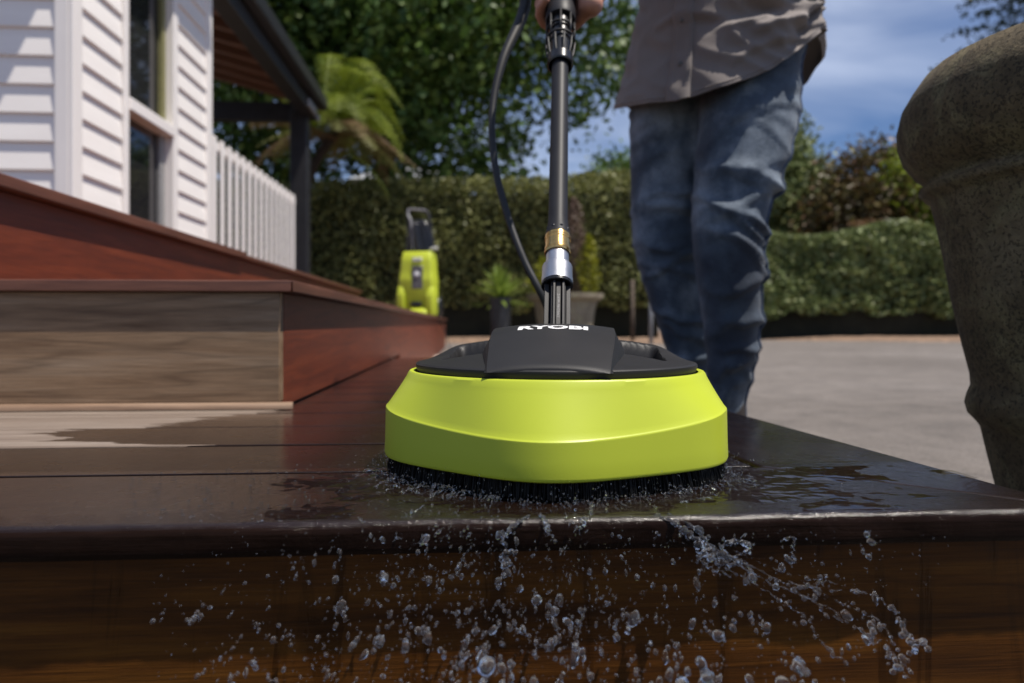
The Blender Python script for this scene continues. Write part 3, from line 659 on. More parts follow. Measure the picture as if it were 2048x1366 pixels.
def hedge(name, label, x0, x1, yfun, depth, z0, z1, n, leaf, mat, gaps=0.0, stems=3, lump=0.10):
    h = thing(name, label, 'hedge', ((x0+x1)/2, yfun((x0+x1)/2), GZ))
    nx, nz = 60, 16
    # core: an uneven body so the hedge is not see-through, its shade painted near-black
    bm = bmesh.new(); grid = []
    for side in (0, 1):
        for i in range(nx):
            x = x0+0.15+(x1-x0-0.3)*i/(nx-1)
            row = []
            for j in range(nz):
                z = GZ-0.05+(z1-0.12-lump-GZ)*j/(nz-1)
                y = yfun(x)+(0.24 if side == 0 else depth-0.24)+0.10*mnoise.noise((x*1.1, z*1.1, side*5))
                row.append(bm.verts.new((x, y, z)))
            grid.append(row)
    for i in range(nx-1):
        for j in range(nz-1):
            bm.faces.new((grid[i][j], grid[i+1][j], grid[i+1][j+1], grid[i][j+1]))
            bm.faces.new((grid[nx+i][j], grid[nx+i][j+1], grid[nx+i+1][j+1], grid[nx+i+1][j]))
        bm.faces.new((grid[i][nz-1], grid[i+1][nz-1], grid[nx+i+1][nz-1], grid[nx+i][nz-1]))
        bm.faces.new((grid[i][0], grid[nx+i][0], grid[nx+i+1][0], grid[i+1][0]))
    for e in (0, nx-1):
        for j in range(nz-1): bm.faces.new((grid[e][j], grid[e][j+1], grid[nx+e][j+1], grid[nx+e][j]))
    obj('shade_core', bm, M['core'], h, True)
    C = []
    while len(C) < n:
        k = n; x = RNG.uniform(x0, x1, k); u = RNG.random(k); z = RNG.uniform(z0, z1, k); y = np.zeros(k); yf = np.array([yfun(a) for a in x])
        front = u < 0.66; top = (u >= 0.66) & (u < 0.94); end = u >= 0.94
        bulge = np.array([0.16*mnoise.noise((a*0.9, b*0.9, 2.2))+0.08*mnoise.noise((a*3.1, b*3.1, 7)) for a, b in zip(x, z)])
        dpt = RNG.random(k)**2*0.32
        y[front] = (yf-bulge+dpt)[front]
        y[top] = (yf+RNG.uniform(0, depth, k))[top]
        z[top] = (z1-dpt*0.8+np.array([lump*mnoise.noise((a*0.55, 0, 4)) for a in x]))[top]
        z[front] = (z0+(z-z0)*(1+np.array([lump*mnoise.noise((a*0.55, 0, 4)) for a in x])/(z1-z0)))[front]
        y[end] = (yf+RNG.uniform(0, depth, k))[end]; x[end] = np.where(RNG.random(k) < 0.5, x0+dpt*0.6, x1-dpt*0.6)[end]
        round_ = np.clip((z-(z1-0.3))/0.3, 0, 1)**2*0.18; y[front] += round_[front]
        # ragged lower edge
        low = z0+0.28*np.array([mnoise.noise((a*1.7, 1, 0)) for a in x])+0.1
        keep = (z > low) & (RNG.random(k) > gaps)
        C += list(np.stack([x, y, z], 1)[keep])
    C = np.array(C[:n])
    o = obj('foliage', leaves('foliage', C, leaf, 0.2, 0.6), mat, h); tag(o, kind='stuff')
    for i in range(stems):
        x = x0+(x1-x0)*(i+0.5+random.uniform(-.3, .3))/stems; y = yfun(x)+depth*0.4
        bm = bmesh.new(); tube(bm, spline([(x, y, GZ-0.05), (x+0.04, y, GZ+0.3), (x-0.03, y, z0+0.4)], 4), 0.05, 8); obj('stem', bm, M['bark'], h, True)
    return h
e1a, e1b = P(330, 600, 12.2), P(1345, 600, 11.2)
def yl(x): return e1a.y+(e1b.y-e1a.y)*(x-e1a.x)/(e1b.x-e1a.x)
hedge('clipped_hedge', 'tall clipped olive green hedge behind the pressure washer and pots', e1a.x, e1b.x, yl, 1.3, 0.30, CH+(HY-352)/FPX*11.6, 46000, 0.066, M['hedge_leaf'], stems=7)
e2a, e2b = P(1390, 600, 12.6), P(2250, 600, 13.2)
def yr(x): return e2a.y+(e2b.y-e2a.y)*(x-e2a.x)/(e2b.x-e2a.x)
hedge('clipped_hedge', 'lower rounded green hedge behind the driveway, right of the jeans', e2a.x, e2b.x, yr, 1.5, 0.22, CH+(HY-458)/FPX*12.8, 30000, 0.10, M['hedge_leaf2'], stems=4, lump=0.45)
# shade wall of shrubbery behind the pergola
c = P(470, 480, 12.2)
tree('evergreen_shrub', 'dark evergreen shrub in the shade behind the picket fence', 'shrub', (c.x, c.y+1.8, GZ), 2.4, (c.x-0.6, c.y+1.8, 1.5), (3.2, 0.9, 1.9), 200, 46, 0.14, M['tree_leaf'], 0.08, 0.45)

# tree fern
def frond(parent, base, az, length, rise, droop, mat, width=0.30, n=44):
    """arched rachis with paired leaflets, one mesh"""
    b = Vector(base); pts = []
    for i in range(n+1):
        t = i/n; h = length*(t - 0.12*t*t)
        pts.append(b + Vector((math.cos(az)*h, math.sin(az)*h, rise*length*math.sin(min(t*2.2, 1.57))*1.0 - droop*length*t**2.2)))
    V = []; bm = bmesh.new(); tube(bm, pts, [0.012*(1-0.8*i/n) for i in range(n+1)], 5)
    side = Vector((-math.sin(az), math.cos(az), 0))
    for i in range(3, n):
        t = i/n; w = width*math.sin(math.pi*min(1, t*0.92+0.06))**0.7
        f = (pts[i+1]-pts[i-1]).normalized()
        for s in (-1, 1):
            tip = pts[i]+side*s*w+f*w*0.35+Vector((0, 0, -0.25*w+random.uniform(-.03, .03)))
            a = pts[i]-f*length/n*0.2; c_ = pts[i]+f*length/n*0.2; m1 = a.lerp(tip, 0.5)-f*0.0015; m2 = c_.lerp(tip, 0.5)+f*0.0015
            vs = [bm.verts.new(p) for p in (a, m1, tip, m2, c_)]; bm.faces.new(vs)
    o = obj('frond', bm, mat, parent); return o
fb = P(676, 340, 10.4); fb.z = CH+(HY-250)/FPX*10.4
fern = thing('tree_fern', 'tree fern with lime fronds above withered brown ones, behind the pergola post', 'tree fern', (fb.x, fb.y, GZ))
bm = bmesh.new(); tube(bm, spline([(fb.x-0.62, fb.y+0.3, GZ), (fb.x-0.60, fb.y+0.25, 1.3), (fb.x-0.50, fb.y+0.15, 2.3), (fb.x, fb.y, fb.z)], 6), 0.075, 10); obj('trunk', bm, simple('dark_fern_trunk', (0.035, 0.026, 0.02), 0.95, 0, 0.5, 20, 0.9, 40), fern, True)
for i in range(46):
    az = i*2.4+random.uniform(-.3, .3); frond(fern, fb, az, random.uniform(0.8, 1.4), random.uniform(0.15, 0.95), random.uniform(0.2, 0.95), M['fern'], 0.24)
for i in range(24):
    az = i*2.4+1.1+random.uniform(-.3, .3); frond(fern, fb-Vector((0, 0, random.uniform(0.05, 0.25))), az, random.uniform(1.0, 1.9), random.uniform(0.0, 0.22), random.uniform(0.1, 0.6), M['dead_fern'] if i % 3 else M['hedge_leaf'], 0.24)
frond(fern, fb-Vector((0, 0, 0.45)), R(-15), 0.95, 0.0, 0.75, M['fern'], 0.16)

# shrubs and trees at the right
c = P(1568, 390, 19); tree('leafy_tree', 'mid green tree right behind the jeans above the low hedge', 'tree', (c.x, c.y, GZ), 5, (c.x, c.y, 2.9), (1.0, 1.3, 2.75), 300, 80, 0.17, M['hedge_leaf2'], 0.14, 0.5)
c = P(1230, 390, 19); tree('leafy_tree', 'rounded green treetop over the hedge, left of the jeans', 'tree', (c.x, c.y, GZ), 5, (c.x, c.y, 2.6), (0.95, 1.2, 2.3), 200, 60, 0.16, M['tree_leaf'], 0.14, 0.5)
c = P(1775, 400, 16.5); tree('bronze_shrub', 'bronze leaved dome-shaped shrub above the low hedge, beside the stone urn', 'shrub', (c.x, c.y, GZ), 4, (c.x, c.y, 2.2), (1.85, 1.5, 2.25), 520, 60, 0.15, M['redbush'], 0.12, 0.45)
c = P(1790, 340, 15.6); tree('yellowish_shrub', 'yellow-green shrub top in front of the bronze shrub', 'shrub', (c.x+0.4, c.y, GZ), 4, (c.x+0.45, c.y, 3.0), (0.6, 0.5, 1.05), 90, 50, 0.12, M['fern'], 0.06, 0.4)
# pampas-like tan plumes
pl = P(1770, 430, 14.6); pg = thing('plume_grass', 'clump of tan plume grass against the bronze shrub', 'grass', (pl.x, pl.y, GZ))
C = []; D = []
for i in range(70):
    a = random.uniform(0, 6.28); l = random.uniform(0.5, 1.1)
    for k in range(16):
        t = k/15; C.append((pl.x+math.cos(a)*l*t*0.75, pl.y+math.sin(a)*l*t*0.4, 1.95+l*(t*1.0-t*t*0.65)*0.95)); D.append((math.cos(a), math.sin(a)*0.4, 0.7-1.2*t))
o = obj('plumes', leaves('plumes', C, 0.11, 0.1, 0.3, dirs=np.array(D)), M['grasshead'], pg); tag(o, kind='stuff')
bm = bmesh.new(); tube(bm, [(pl.x, pl.y, GZ), (pl.x, pl.y, 2.0)], [0.2, 0.08], 8); obj('stem', bm, M['bark'], pg, True)
# conifer, top right
cf = P(2085, 0, 22); con = thing('conifer', 'dark layered conifer at the top right behind the stone urn', 'conifer', (cf.x, cf.y, GZ))
bm = bmesh.new(); tube(bm, [(cf.x, cf.y, GZ), (cf.x, cf.y, 17)], [0.3, 0.05], 10); obj('trunk', bm, M['bark'], con, True)
for i in range(26):
    z = 4.5+i*0.48; rr = 4.3*(1-i/30.0)
    C = []
    for k in range(9):
        a = k*0.7+i*1.3+random.uniform(-.2, .2); l = rr*random.uniform(0.75, 1.1)
        t = RNG.random(90); w = 0.35*(1-t*0.6)
        C.append(np.stack([cf.x+math.cos(a)*l*t+RNG.normal(size=90)*w*0.5, cf.y+math.sin(a)*l*t+RNG.normal(size=90)*w*0.5, z-0.12*l*t+0.05*l*t*t+RNG.normal(size=90)*0.07], 1))
    o = obj('branch_tier', leaves('tier', np.concatenate(C), 0.17, 0.6, 0.5), M['conifer'], con)
# far roof showing between hedge and tree
c = P(800, 352, 24); fh = thing('distant_house', 'pale grey roof of a distant house over the hedge under the tree', 'house', (c.x, c.y, GZ))
box('wall', (c.x-1.6, c.y, GZ), (c.x+1.5, c.y+4, CH+(HY-362)/FPX*24), M['white'], fh, 0)
bm = bmesh.new(); z0 = CH+(HY-362)/FPX*24; z1 = CH+(HY-334)/FPX*24.6
V = [(c.x-1.8, c.y-0.3, z0), (c.x+1.7, c.y-0.3, z0), (c.x+1.2, c.y+2, z1+0.3), (c.x-0.7, c.y+2, z1+0.3), (c.x-1.8, c.y+4.3, z0), (c.x+1.7, c.y+4.3, z0)]
v = [bm.verts.new(q) for q in V]
for f in ((0, 1, 2, 3), (4, 3, 2, 5), (0, 3, 4), (1, 5, 2), (0, 4, 5, 1)): bm.faces.new([v[i] for i in f])
bmesh.ops.recalc_face_normals(bm, faces=bm.faces)
obj('roof', bm, simple('grey_roof', (0.33, 0.34, 0.34), 0.7), fh)

# ------------------------------------------------------------------ pots and their plants
def potbase(px, d): p = P(px, 600, d); return Vector((p.x, p.y, GZ))
pd = 7.6; pb = potbase(1001, pd)
pot = thing('plant_pot', 'tapered charcoal pot under the spiky green plant', 'pot', pb)
sz = pd/FPX; bm = bmesh.new(); zt = CH+(HY-596)/FPX*pd
lathe(bm, [(0.0, pb.z), (0.022*pd/1.365/1.0*0.8, pb.z), (0.034*pd/1.365*0.62, zt-0.03), (0.034*pd/1.365*0.66, zt-0.028), (0.034*pd/1.365*0.66, zt), (0.034*pd/1.365*0.58, zt), (0.034*pd/1.365*0.55, zt-0.06), (0, zt-0.06)], 32, Matrix.Translation((pb.x, pb.y, 0)))
obj('pot_body', bm, M['pot_dark'], pot, True); smooth_by_angle(bpy.data.objects['pot_body'])
sp = thing('spiky_plant', 'spiky bright green plant growing in the charcoal pot', 'plant', (pb.x, pb.y, zt-0.06))
for i in range(64):
    a = i*2.39996; el = R(8+80*(i/64)**0.9) if i > 6 else R(-5); L = random.uniform(0.32, 0.5)*(1.05-0.25*math.sin(el))
    b0 = Vector((pb.x, pb.y, zt-0.03+0.10*(i/64))); hd = Vector((math.cos(a), math.sin(a), 0)); sd = Vector((-math.sin(a), math.cos(a), 0))
    bm = bmesh.new(); prev = None
    for k in range(6):
        t = k/5; w = 0.021*math.sin(math.pi*(0.12+0.88*t))**0.8*(1-0.2*t)+0.0006
        p = b0+hd*(L*t*math.cos(el))+Vector((0, 0, L*t*math.sin(el)-0.10*L*t*t))
        a_, m_, c_ = bm.verts.new(p+sd*w+Vector((0, 0, w*0.5))), bm.verts.new(p), bm.verts.new(p-sd*w+Vector((0, 0, w*0.5)))
        if prev: bm.faces.new((prev[0], a_, m_, prev[1])); bm.faces.new((prev[1], m_, c_, prev[2]))
        prev = (a_, m_, c_)
    obj('leaf', bm, M['spike'], sp, True)
pd2 = 7.9; pb2 = potbase(1130, pd2); z2 = CH+(HY-588)/FPX*pd2
pot2 = thing('plant_pot', 'flared pale stone pot behind the silver coupling', 'pot', pb2)
k = pd2/FPX
bm = bmesh.new(); lathe(bm, [(0, pb2.z), (52*k, pb2.z), (54*k, pb2.z+0.04), (50*k, pb2.z+0.06), (60*k, z2-0.16), (64*k, z2-0.09), (68*k, z2-0.085), (76*k, z2-0.05), (77*k, z2), (68*k, z2), (64*k, z2-0.06), (0, z2-0.06)], 40, Matrix.Translation((pb2.x, pb2.y, 0)))
o = obj('pot_body', bm, M['pot_stone'], pot2, True); smooth_by_angle(o)
def upright(name, label, px, d, base_z, top_py, halfw, mat, n=900, leaf=0.05):
    b0 = P(px, 600, d); zt = CH+(HY-top_py)/FPX*d
    t_ = thing(name, label, 'shrub', (b0.x, b0.y, base_z))
    bm = bmesh.new(); tube(bm, [(b0.x, b0.y, base_z-0.03), (b0.x, b0.y, zt-0.1)], [0.02, 0.006], 7); obj('stem', bm, M['bark'], t_, True)
    t = RNG.random(n); prof = np.sin(np.pi*np.clip(t*0.85+0.12, 0, 1))**0.8*halfw
    a = RNG.uniform(0, 6.28, n); q = np.sqrt(RNG.random(n))*prof*(1+0.25*np.sin(a*3+t*9))
    C = np.stack([b0.x+np.cos(a)*q, b0.y+np.sin(a)*q, base_z+(zt-base_z)*t], 1)
    D = np.stack([np.cos(a)*0.5, np.sin(a)*0.5, np.ones(n)], 1)
    o = obj('foliage', leaves('foliage', C, leaf, 0.0, 0.35, dirs=D), mat, t_); tag(o, kind='stuff')
upright('golden_conifer', 'yellow-green upright conifer in the stone pot, right of the lance', 1178, pd2, z2-0.06, 470, 0.13, M['goldleaf'], 900)
upright('brown_conifer', 'dry brown upright conifer behind the brass coupling', 1148, pd2+0.15, z2-0.06, 395, 0.16, leafmat('dry_brown_needles', [(0.10, 0.065, 0.045), (0.15, 0.10, 0.07), (0.19, 0.13, 0.10)], 0.1), 1800)
upright('golden_shrub', 'low yellow-green tuft in the stone pot, left of the lance', 1085, pd2-0.1, z2-0.06, 515, 0.16, M['goldleaf'], 500)
for px, d, top, lab, mt in ((1265, 10.6, 560, 'thin brown stake under the tall hedge', 'bark'), (1302, 10.2, 565, 'thin grey metal stake beside the dark jeans leg', 'metal')):
    p = P(px, 650, d); zt = CH+(HY-top)/FPX*d
    bm = bmesh.new(); tube(bm, [(p.x, p.y, GZ-0.1), (p.x, p.y, zt)], [0.032, 0.03], 8)
    o = obj('garden_stake', bm, M[mt], None, True); tag(o, lab, 'stake')

# ------------------------------------------------------------------ stone urn at the deck corner
UD = 1.09; UA = R(42)
def urn_rz(px, py):
    ph = math.atan((px-CX)/FPX); r = UD*math.sin(UA-ph); dep = math.sqrt(UD*UD-r*r)*math.cos(ph)
    return r, CH+(HY-py)/FPX*dep
ua = P(CX+FPX*math.tan(UA), HY, UD*math.cos(UA)); uc = Vector((ua.x, ua.y, 0))
sil = [(1990, 1010), (1985, 968), (1972, 905), (1958, 850), (1948, 838), (1932, 822), (1926, 802), (1930, 785), (1940, 768), (1938, 745), (1925, 690), (1905, 605), (1885, 500), (1872, 440), (1860, 405), (1848, 400), (1838, 388), (1856, 377), (1850, 369), (1828, 355), (1806, 330), (1796, 300), (1796, 270), (1804, 235), (1822, 205)]
prof = [urn_rz(*s) for s in sil]
r0, z0 = prof[0]
rt, zt = prof[-1]
prof = [(0, GZ), (r0+0.012, GZ), (r0+0.012, GZ+0.03), (r0, GZ+0.045)] + prof + [(rt-0.012, zt+0.02), (rt-0.035, zt+0.026), (rt-0.055, zt+0.015), (rt-0.07, zt-0.05), (0, zt-0.06)]
urn = thing('stone_urn', 'large pitted stone urn at the right edge of the photo', 'urn', (uc.x, uc.y, GZ))
bm = bmesh.new(); lathe(bm, prof, 128, Matrix.Translation(uc))
for v in bm.verts:
    d = Vector((v.co.x-uc.x, v.co.y-uc.y, 0))
    if d.length > 0.05:
        v.co += d.normalized()*(0.004*mnoise.noise(v.co*9)+0.0015*mnoise.noise(v.co*40))
bmesh.ops.subdivide_edges(bm, edges=[e for e in bm.edges if abs(e.verts[0].co.z-e.verts[1].co.z) > 0.02], cuts=2)
obj('urn_body', bm, M['urn'], urn, True)
ub = thing('urn_plant', 'small green sprigs growing over the rim of the stone urn', 'plant', (uc.x, uc.y, zt-0.05))
for i in range(12):
    a = random.uniform(-0.9, 1.0); rr = random.uniform(0.0, 0.08); b0 = Vector((uc.x+math.cos(a)*rr, uc.y+math.sin(a)*rr, zt-0.06)); tip = b0+Vector((math.cos(a)*0.06, math.sin(a)*0.06, random.uniform(0.1, 0.2)))
    q = spline([b0, b0.lerp(tip, .5)+Vector((0, 0, .05)), tip], 5); bm = bmesh.new(); tube(bm, q, [0.003*(1-.7*j/10) for j in range(len(q))], 5)
    C = [p+Vector((random.uniform(-1, 1), random.uniform(-1, 1), random.uniform(-1, 1)))*0.016 for p in q[2:] for _ in range(7)]
    me = leaves('l', np.array([tuple(p) for p in C]), 0.018, 0.3, 0.5); bm.from_mesh(me); bpy.data.meshes.remove(me)
    obj('sprig', bm, M['spike'] if i % 3 else M['dead_fern'], ub)

# ------------------------------------------------------------------ patio cleaner: head, coupling and lance
WS = 1.6; WK = (CH-0.128)+WS*0.66
def W(y):
    d = WK/(WS-(HY-y)/FPX); return P(1113+(655-y)/655*9, y, d)
hc = P(1024+0.041*FPX/0.653, HY, 0.653); HC = Vector((hc.x, hc.y, 0)); HROT = R(-9.7)
MH = Matrix.Translation(HC) @ Matrix.Rotation(HROT, 4, 'Z')
cleaner = thing('patio_cleaner', 'lime green patio cleaner head with black cap, brush ring and upright lance', 'surface cleaner', HC, HROT)
NS = 192
def outline(t, ap=0.1530, p=8.0):
    q = 0.0
    for n in (0, 60, 120): q += abs(math.cos(t-R(n)))**p
    return ap/q**(1/p)
def crease(t):
    ph = abs((math.degrees(t)+90+180) % 360-180)      # angle from the front corner
    return 0.0445+0.0135*min(1, ph/64)**1.9
def hring(bm, z, k, sc, rad=0.1385):
    out = []
    for i in range(NS):
        t = 2*math.pi*i/NS; r = (outline(t)*(1-k)+rad*k)*sc
        out.append(bm.verts.new(MH @ Vector((r*math.cos(t), r*math.sin(t), z(t) if callable(z) else z))))
    return out
def loft(bm, rings):
    for a, b in zip(rings, rings[1:]):
        n = len(a)
        for k in range(n): bm.faces.new((a[k], a[(k+1) % n], b[(k+1) % n], b[k]))
bm = bmesh.new()
rows = [(0.020, 0, 0.95), (0.0155, 0, 0.965), (0.0145, 0, 0.985), (0.0155, 0, 0.998), (0.018, 0, 1.004), (0.030, 0, 1.001),
        (lambda t: crease(t)-0.0012, 0, 0.9975), (lambda t: crease(t)-0.0003, 0, 0.9965), (lambda t: crease(t)+0.0004, 0.008, 0.994), (lambda t: crease(t)+0.0014, 0.03, 0.990)]
for i in range(1, 9):
    q_ = i/9; rows.append((lambda t, q_=q_: (crease(t)+0.0014)*(1-q_)+0.0850*q_, 0.03+0.97*q_, 0.990+0.010*q_))
rows += [(0.0858, 1, 1.0), (0.0872, 1, 0.99), (0.0875, 1, 0.975), (0.0868, 1, 0.957), (0.078, 1, 0.952)]
loft(bm, [hring(bm, *r) for r in rows])
ho = obj('housing', bm, M['lime'], cleaner, True); smooth_by_angle(ho, 28)
# bristles: a dense splayed ring, and the dark carrier they are set in
bm = bmesh.new()
loft(bm, [hring(bm, z, 0, s) for z, s in ((0.020, 0.955), (0.012, 0.93), (0.006, 0.92), (0.006, 0.80))]); obj('brush_carrier', bm, M['blackgloss'], cleaner, True)
V = []; F = []
for i in range(7200):
    t = random.uniform(0, 2*math.pi); q = random.uniform(0.90, 0.972); r = outline(t)*q; sp_ = 1+random.uniform(0.0, 0.03); lean = random.uniform(-.006, .006)
    b0 = MH @ Vector((r*math.cos(t), r*math.sin(t), 0.0165)); e0 = MH @ Vector((r*sp_*math.cos(t+lean), r*sp_*math.sin(t+lean), random.uniform(0.0004, 0.003)))
    w = random.uniform(0.00022, 0.00042); n0 = len(V)
    for pnt, ww in ((b0, w), (e0, w*0.8)):
        for k in range(3): V.append((pnt.x+ww*math.cos(k*2.1+i), pnt.y+ww*math.sin(k*2.1+i), pnt.z))
    for k in range(3): F.append((n0+k, n0+(k+1) % 3, n0+3+(k+1) % 3, n0+3+k))
tag(obj('bristles', pymesh('bristles', V, F), M['bristle'], cleaner), kind='stuff')
MH0 = MH; MH = MH0 @ Matrix.Translation((0, 0, 0.0018)) @ Matrix.Diagonal((0.925, 0.925, 1, 1))
# cap: a disc with two hollows under the bridge
def sstep(a, b, x):
    t = min(1, max(0, (x-a)/(b-a))); return t*t*(3-2*t)
def wing(u, v):
    r = math.hypot(u, v); z = 0.0925+0.0165*(1-(r/0.1415)**1.6)
    au = abs(u); dip = sstep(0.068, 0.072, au)*(1-sstep(0.100, 0.108, au))*sstep(-0.052, -0.040, v+0.25*(au-0.085))*(1-sstep(0.025, 0.04, v))
    return z-0.032*dip+0.011*sstep(-0.01, 0.06, v)*sstep(0.1415, 0.118, r)
bm = bmesh.new(); rings = []
for z, rr in ((0.084, 0.1405), (0.0895, 0.1425), (0.0915, 0.1423)):
    rings.append([bm.verts.new(MH @ Vector((rr*math.cos(2*math.pi*k/NS), rr*math.sin(2*math.pi*k/NS), z))) for k in range(NS)])
for j in range(70):
    rr = 0.1405*(1-j/70)
    if j == 0: rr = 0.1412
    rings.append([bm.verts.new(MH @ Vector((rr*math.cos(2*math.pi*k/NS), rr*math.sin(2*math.pi*k/NS), wing(rr*math.cos(2*math.pi*k/NS), rr*math.sin(2*math.pi*k/NS))))) for k in range(NS)])
loft(bm, rings)
cap = obj('cap', bm, M['black'], cleaner, True); smooth_by_angle(cap, 35)
ST = [(-0.1400, 0.0912, 0.0510, 0.0515), (-0.1390, 0.0935, 0.0515, 0.0525), (-0.135, 0.0962, 0.0520, 0.0535), (-0.115, 0.1035, 0.0540, 0.0570), (-0.085, 0.1130, 0.0570, 0.0625), (-0.060, 0.1200, 0.0590, 0.0665), (-0.045, 0.1236, 0.0595, 0.0685), (-0.030, 0.1258, 0.0597, 0.0695), (-0.015, 0.1268, 0.0597, 0.0700), (0.01, 0.1270, 0.0592, 0.0700), (0.05, 0.1262, 0.0585, 0.0700), (0.085, 0.1200, 0.054, 0.069), (0.115, 0.108, 0.052, 0.062), (0.135, 0.092, 0.05, 0.056)]
def crest(u, v):
    for a, b in zip(ST, ST[1:]):
        if a[0] <= v <= b[0]:
            t = (v-a[0])/(b[0]-a[0]); z = a[1]+(b[1]-a[1])*t; w = a[2]+(b[2]-a[2])*t
            return z+0.0016-0.0042*(abs(u)/w)**2.2
    return 0.1
bm = bmesh.new(); rows = []
for v, z, wt, wb in ST:
    row = []
    up_ = [(-wb, 0.0865), (-wb*1.0, z*0.45+0.0865*0.55), (-wt-0.0022, z-0.0085)]
    top = [(u*wt, None) for u in np.linspace(-1, 1, 19)]
    lst = up_ + [(-wt-0.0006, z-0.0042)] + [(u, crest(u, v)) for u, _ in top] + [(wt+0.0006, z-0.0042)] + [(-a, b) for a, b in up_[::-1]]
    rows.append([bm.verts.new(MH @ Vector((u, v, max(0.0905, q)))) for u, q in lst])
for a, b in zip(rows, rows[1:]):
    for k in range(len(a)-1): bm.faces.new((a[k], a[k+1], b[k+1], b[k]))
bm.faces.new(rows[0]); bm.faces.new(rows[-1][::-1])
bmesh.ops.recalc_face_normals(bm, faces=bm.faces)
bridge = obj('cap_bridge', bm, M['black'], cleaner, True); smooth_by_angle(bridge, 32)
def text_mesh(s, size, offset=0.0):
    cu = bpy.data.curves.new('t', 'FONT'); cu.body = s; cu.size = size; cu.align_x = 'CENTER'; cu.align_y = 'CENTER'; cu.offset = offset; cu.resolution_u = 3
    o = bpy.data.objects.new('t', cu); COL.objects.link(o)
    dg = bpy.context.evaluated_depsgraph_get(); dg.update(); me = bpy.data.meshes.new_from_object(o.evaluated_get(dg))
    bpy.data.objects.remove(o); bpy.data.curves.remove(cu); return me
tm = text_mesh('RYOBI', 0.021, 0.0009); b_ = bmesh.new(); b_.from_mesh(tm); bmesh.ops.triangulate(b_, faces=b_.faces)
bmesh.ops.subdivide_edges(b_, edges=[e for e in b_.edges if e.calc_length() > 0.005], cuts=3, use_grid_fill=False); bmesh.ops.triangulate(b_, faces=b_.faces)
for v in b_.verts:
    u = v.co.x*1.16; w = v.co.y-0.0445; v.co = MH @ Vector((u, w, crest(u, w)+0.0004))
obj('lettering', b_, M['print'], bridge)

# axis pieces
AX0 = W(690); ADIR = (W(0)-W(600)).normalized()
AU = ADIR.cross(Vector((0, -1, 0))).normalized()           # sideways
AW = AU.cross(ADIR).normalized()
if AW.y > 0: AW = -AW; 
def S(y): return (W(y)-AX0).dot(ADIR)
MA = Matrix.Translation(AX0) @ Matrix((AU, AW, ADIR)).transposed().to_4x4()
def R_(y, w): return w*0.5*(WK/(WS-(HY-y)/FPX))/FPX
def axis_lathe(name, prof, mat, parent=cleaner, seg=48, ang=30):
    bm = bmesh.new(); lathe(bm, prof, seg, MA); bmesh.ops.recalc_face_normals(bm, faces=bm.faces)
    o = obj(name, bm, mat, parent, True); smooth_by_angle(o, ang); return o
def axis_box(name, u, w, s0, s1, su, sw, mat, parent, bev=0.0004, taper=1.0):
    bm = bm_box(su, sw, s1-s0, bev, 1)
    for v in bm.verts:
        if v.co.z < 0: v.co.x *= taper
    bmesh.ops.translate(bm, vec=(u, w, (s0+s1)/2), verts=bm.verts); bmesh.ops.transform(bm, matrix=MA, verts=bm.verts)
    return obj(name, bm, mat, parent)
sgn = -1 if (MA.to_3x3() @ Vector((0, 1, 0))).y > 0 else 1
# ribbed socket
con_ = axis_lathe('socket', [(0.0001, S(700)), (0.0088, S(700)), (0.0088, S(560)), (0.0001, S(560))], M['blackgloss'])
for u, w, su, sw in ((-0.0045, 0.0095, 0.0024, 0.005), (0.0045, 0.0095, 0.0024, 0.005), (-0.0108, 0.003, 0.0045, 0.0028), (0.0108, 0.003, 0.0045, 0.0028), (-0.0065, 0.0065, 0.0012, 0.006), (0.0065, 0.0065, 0.0012, 0.006), (0, 0.0092, 0.0046, 0.0016), (0, -0.0095, 0.003, 0.005)):
    axis_box('rib', u, sgn*w, S(690), S(574), su, sw, M['black'], con_)
tm = text_mesh('21MPa/210bar max.60°C', 0.0034, 0.00005); b_ = bmesh.new(); b_.from_mesh(tm)
for v in b_.verts:
    x, y = v.co.x, v.co.y; v.co = MA @ Vector((-y if sgn < 0 else -y, sgn*0.01015, S(622)+x*0.80))
obj('lettering', b_, simple('moulded_grey', (0.16, 0.16, 0.165), 0.4), con_)
r1 = R_(575, 65)
ring_y = 574
axis_lathe('collar', [(r1*0.80, S(556)), (r1*0.80, S(ring_y)), (r1*0.93, S(ring_y)), (r1*0.98, S(ring_y)+0.0006), (r1*0.98, S(ring_y)+0.003), (r1*0.80, S(ring_y)+0.0035)], M['blackgloss'])
r2 = R_(545, 61); r3 = R_(515, 46)
axis_lathe('coupling_sleeve', [(r2*0.86, S(556)), (r2*1.03, S(ring_y)+0.0037), (r2*1.03, S(558)), (r2*1.0, S(557)), (r2, S(536)), (r2*0.97, S(534)), (r3*1.02, S(532.5)), (r3, S(530)), (r3, S(488)), (r3*0.6, S(486))], M['alu'])
axis_lathe('coupling_seal', [(0.002, S(559)), (r2*0.85, S(559)), (r2*0.85, S(556)), (0.002, S(555))], M['blackgloss'])
r4 = R_(485, 52)
prof = [(r4*0.80, S(500)), (r4*0.93, S(509)), (r4*0.97, S(509.5)), (r4, S(508)), (r4, S(499)), (r4*0.95, S(498)), (r4*0.95, S(484)), (r4*0.985, S(483)), (r4*0.985, S(474)), (r4*0.9, S(472))]
br = axis_lathe('brass_coupling', prof, M['brass'])
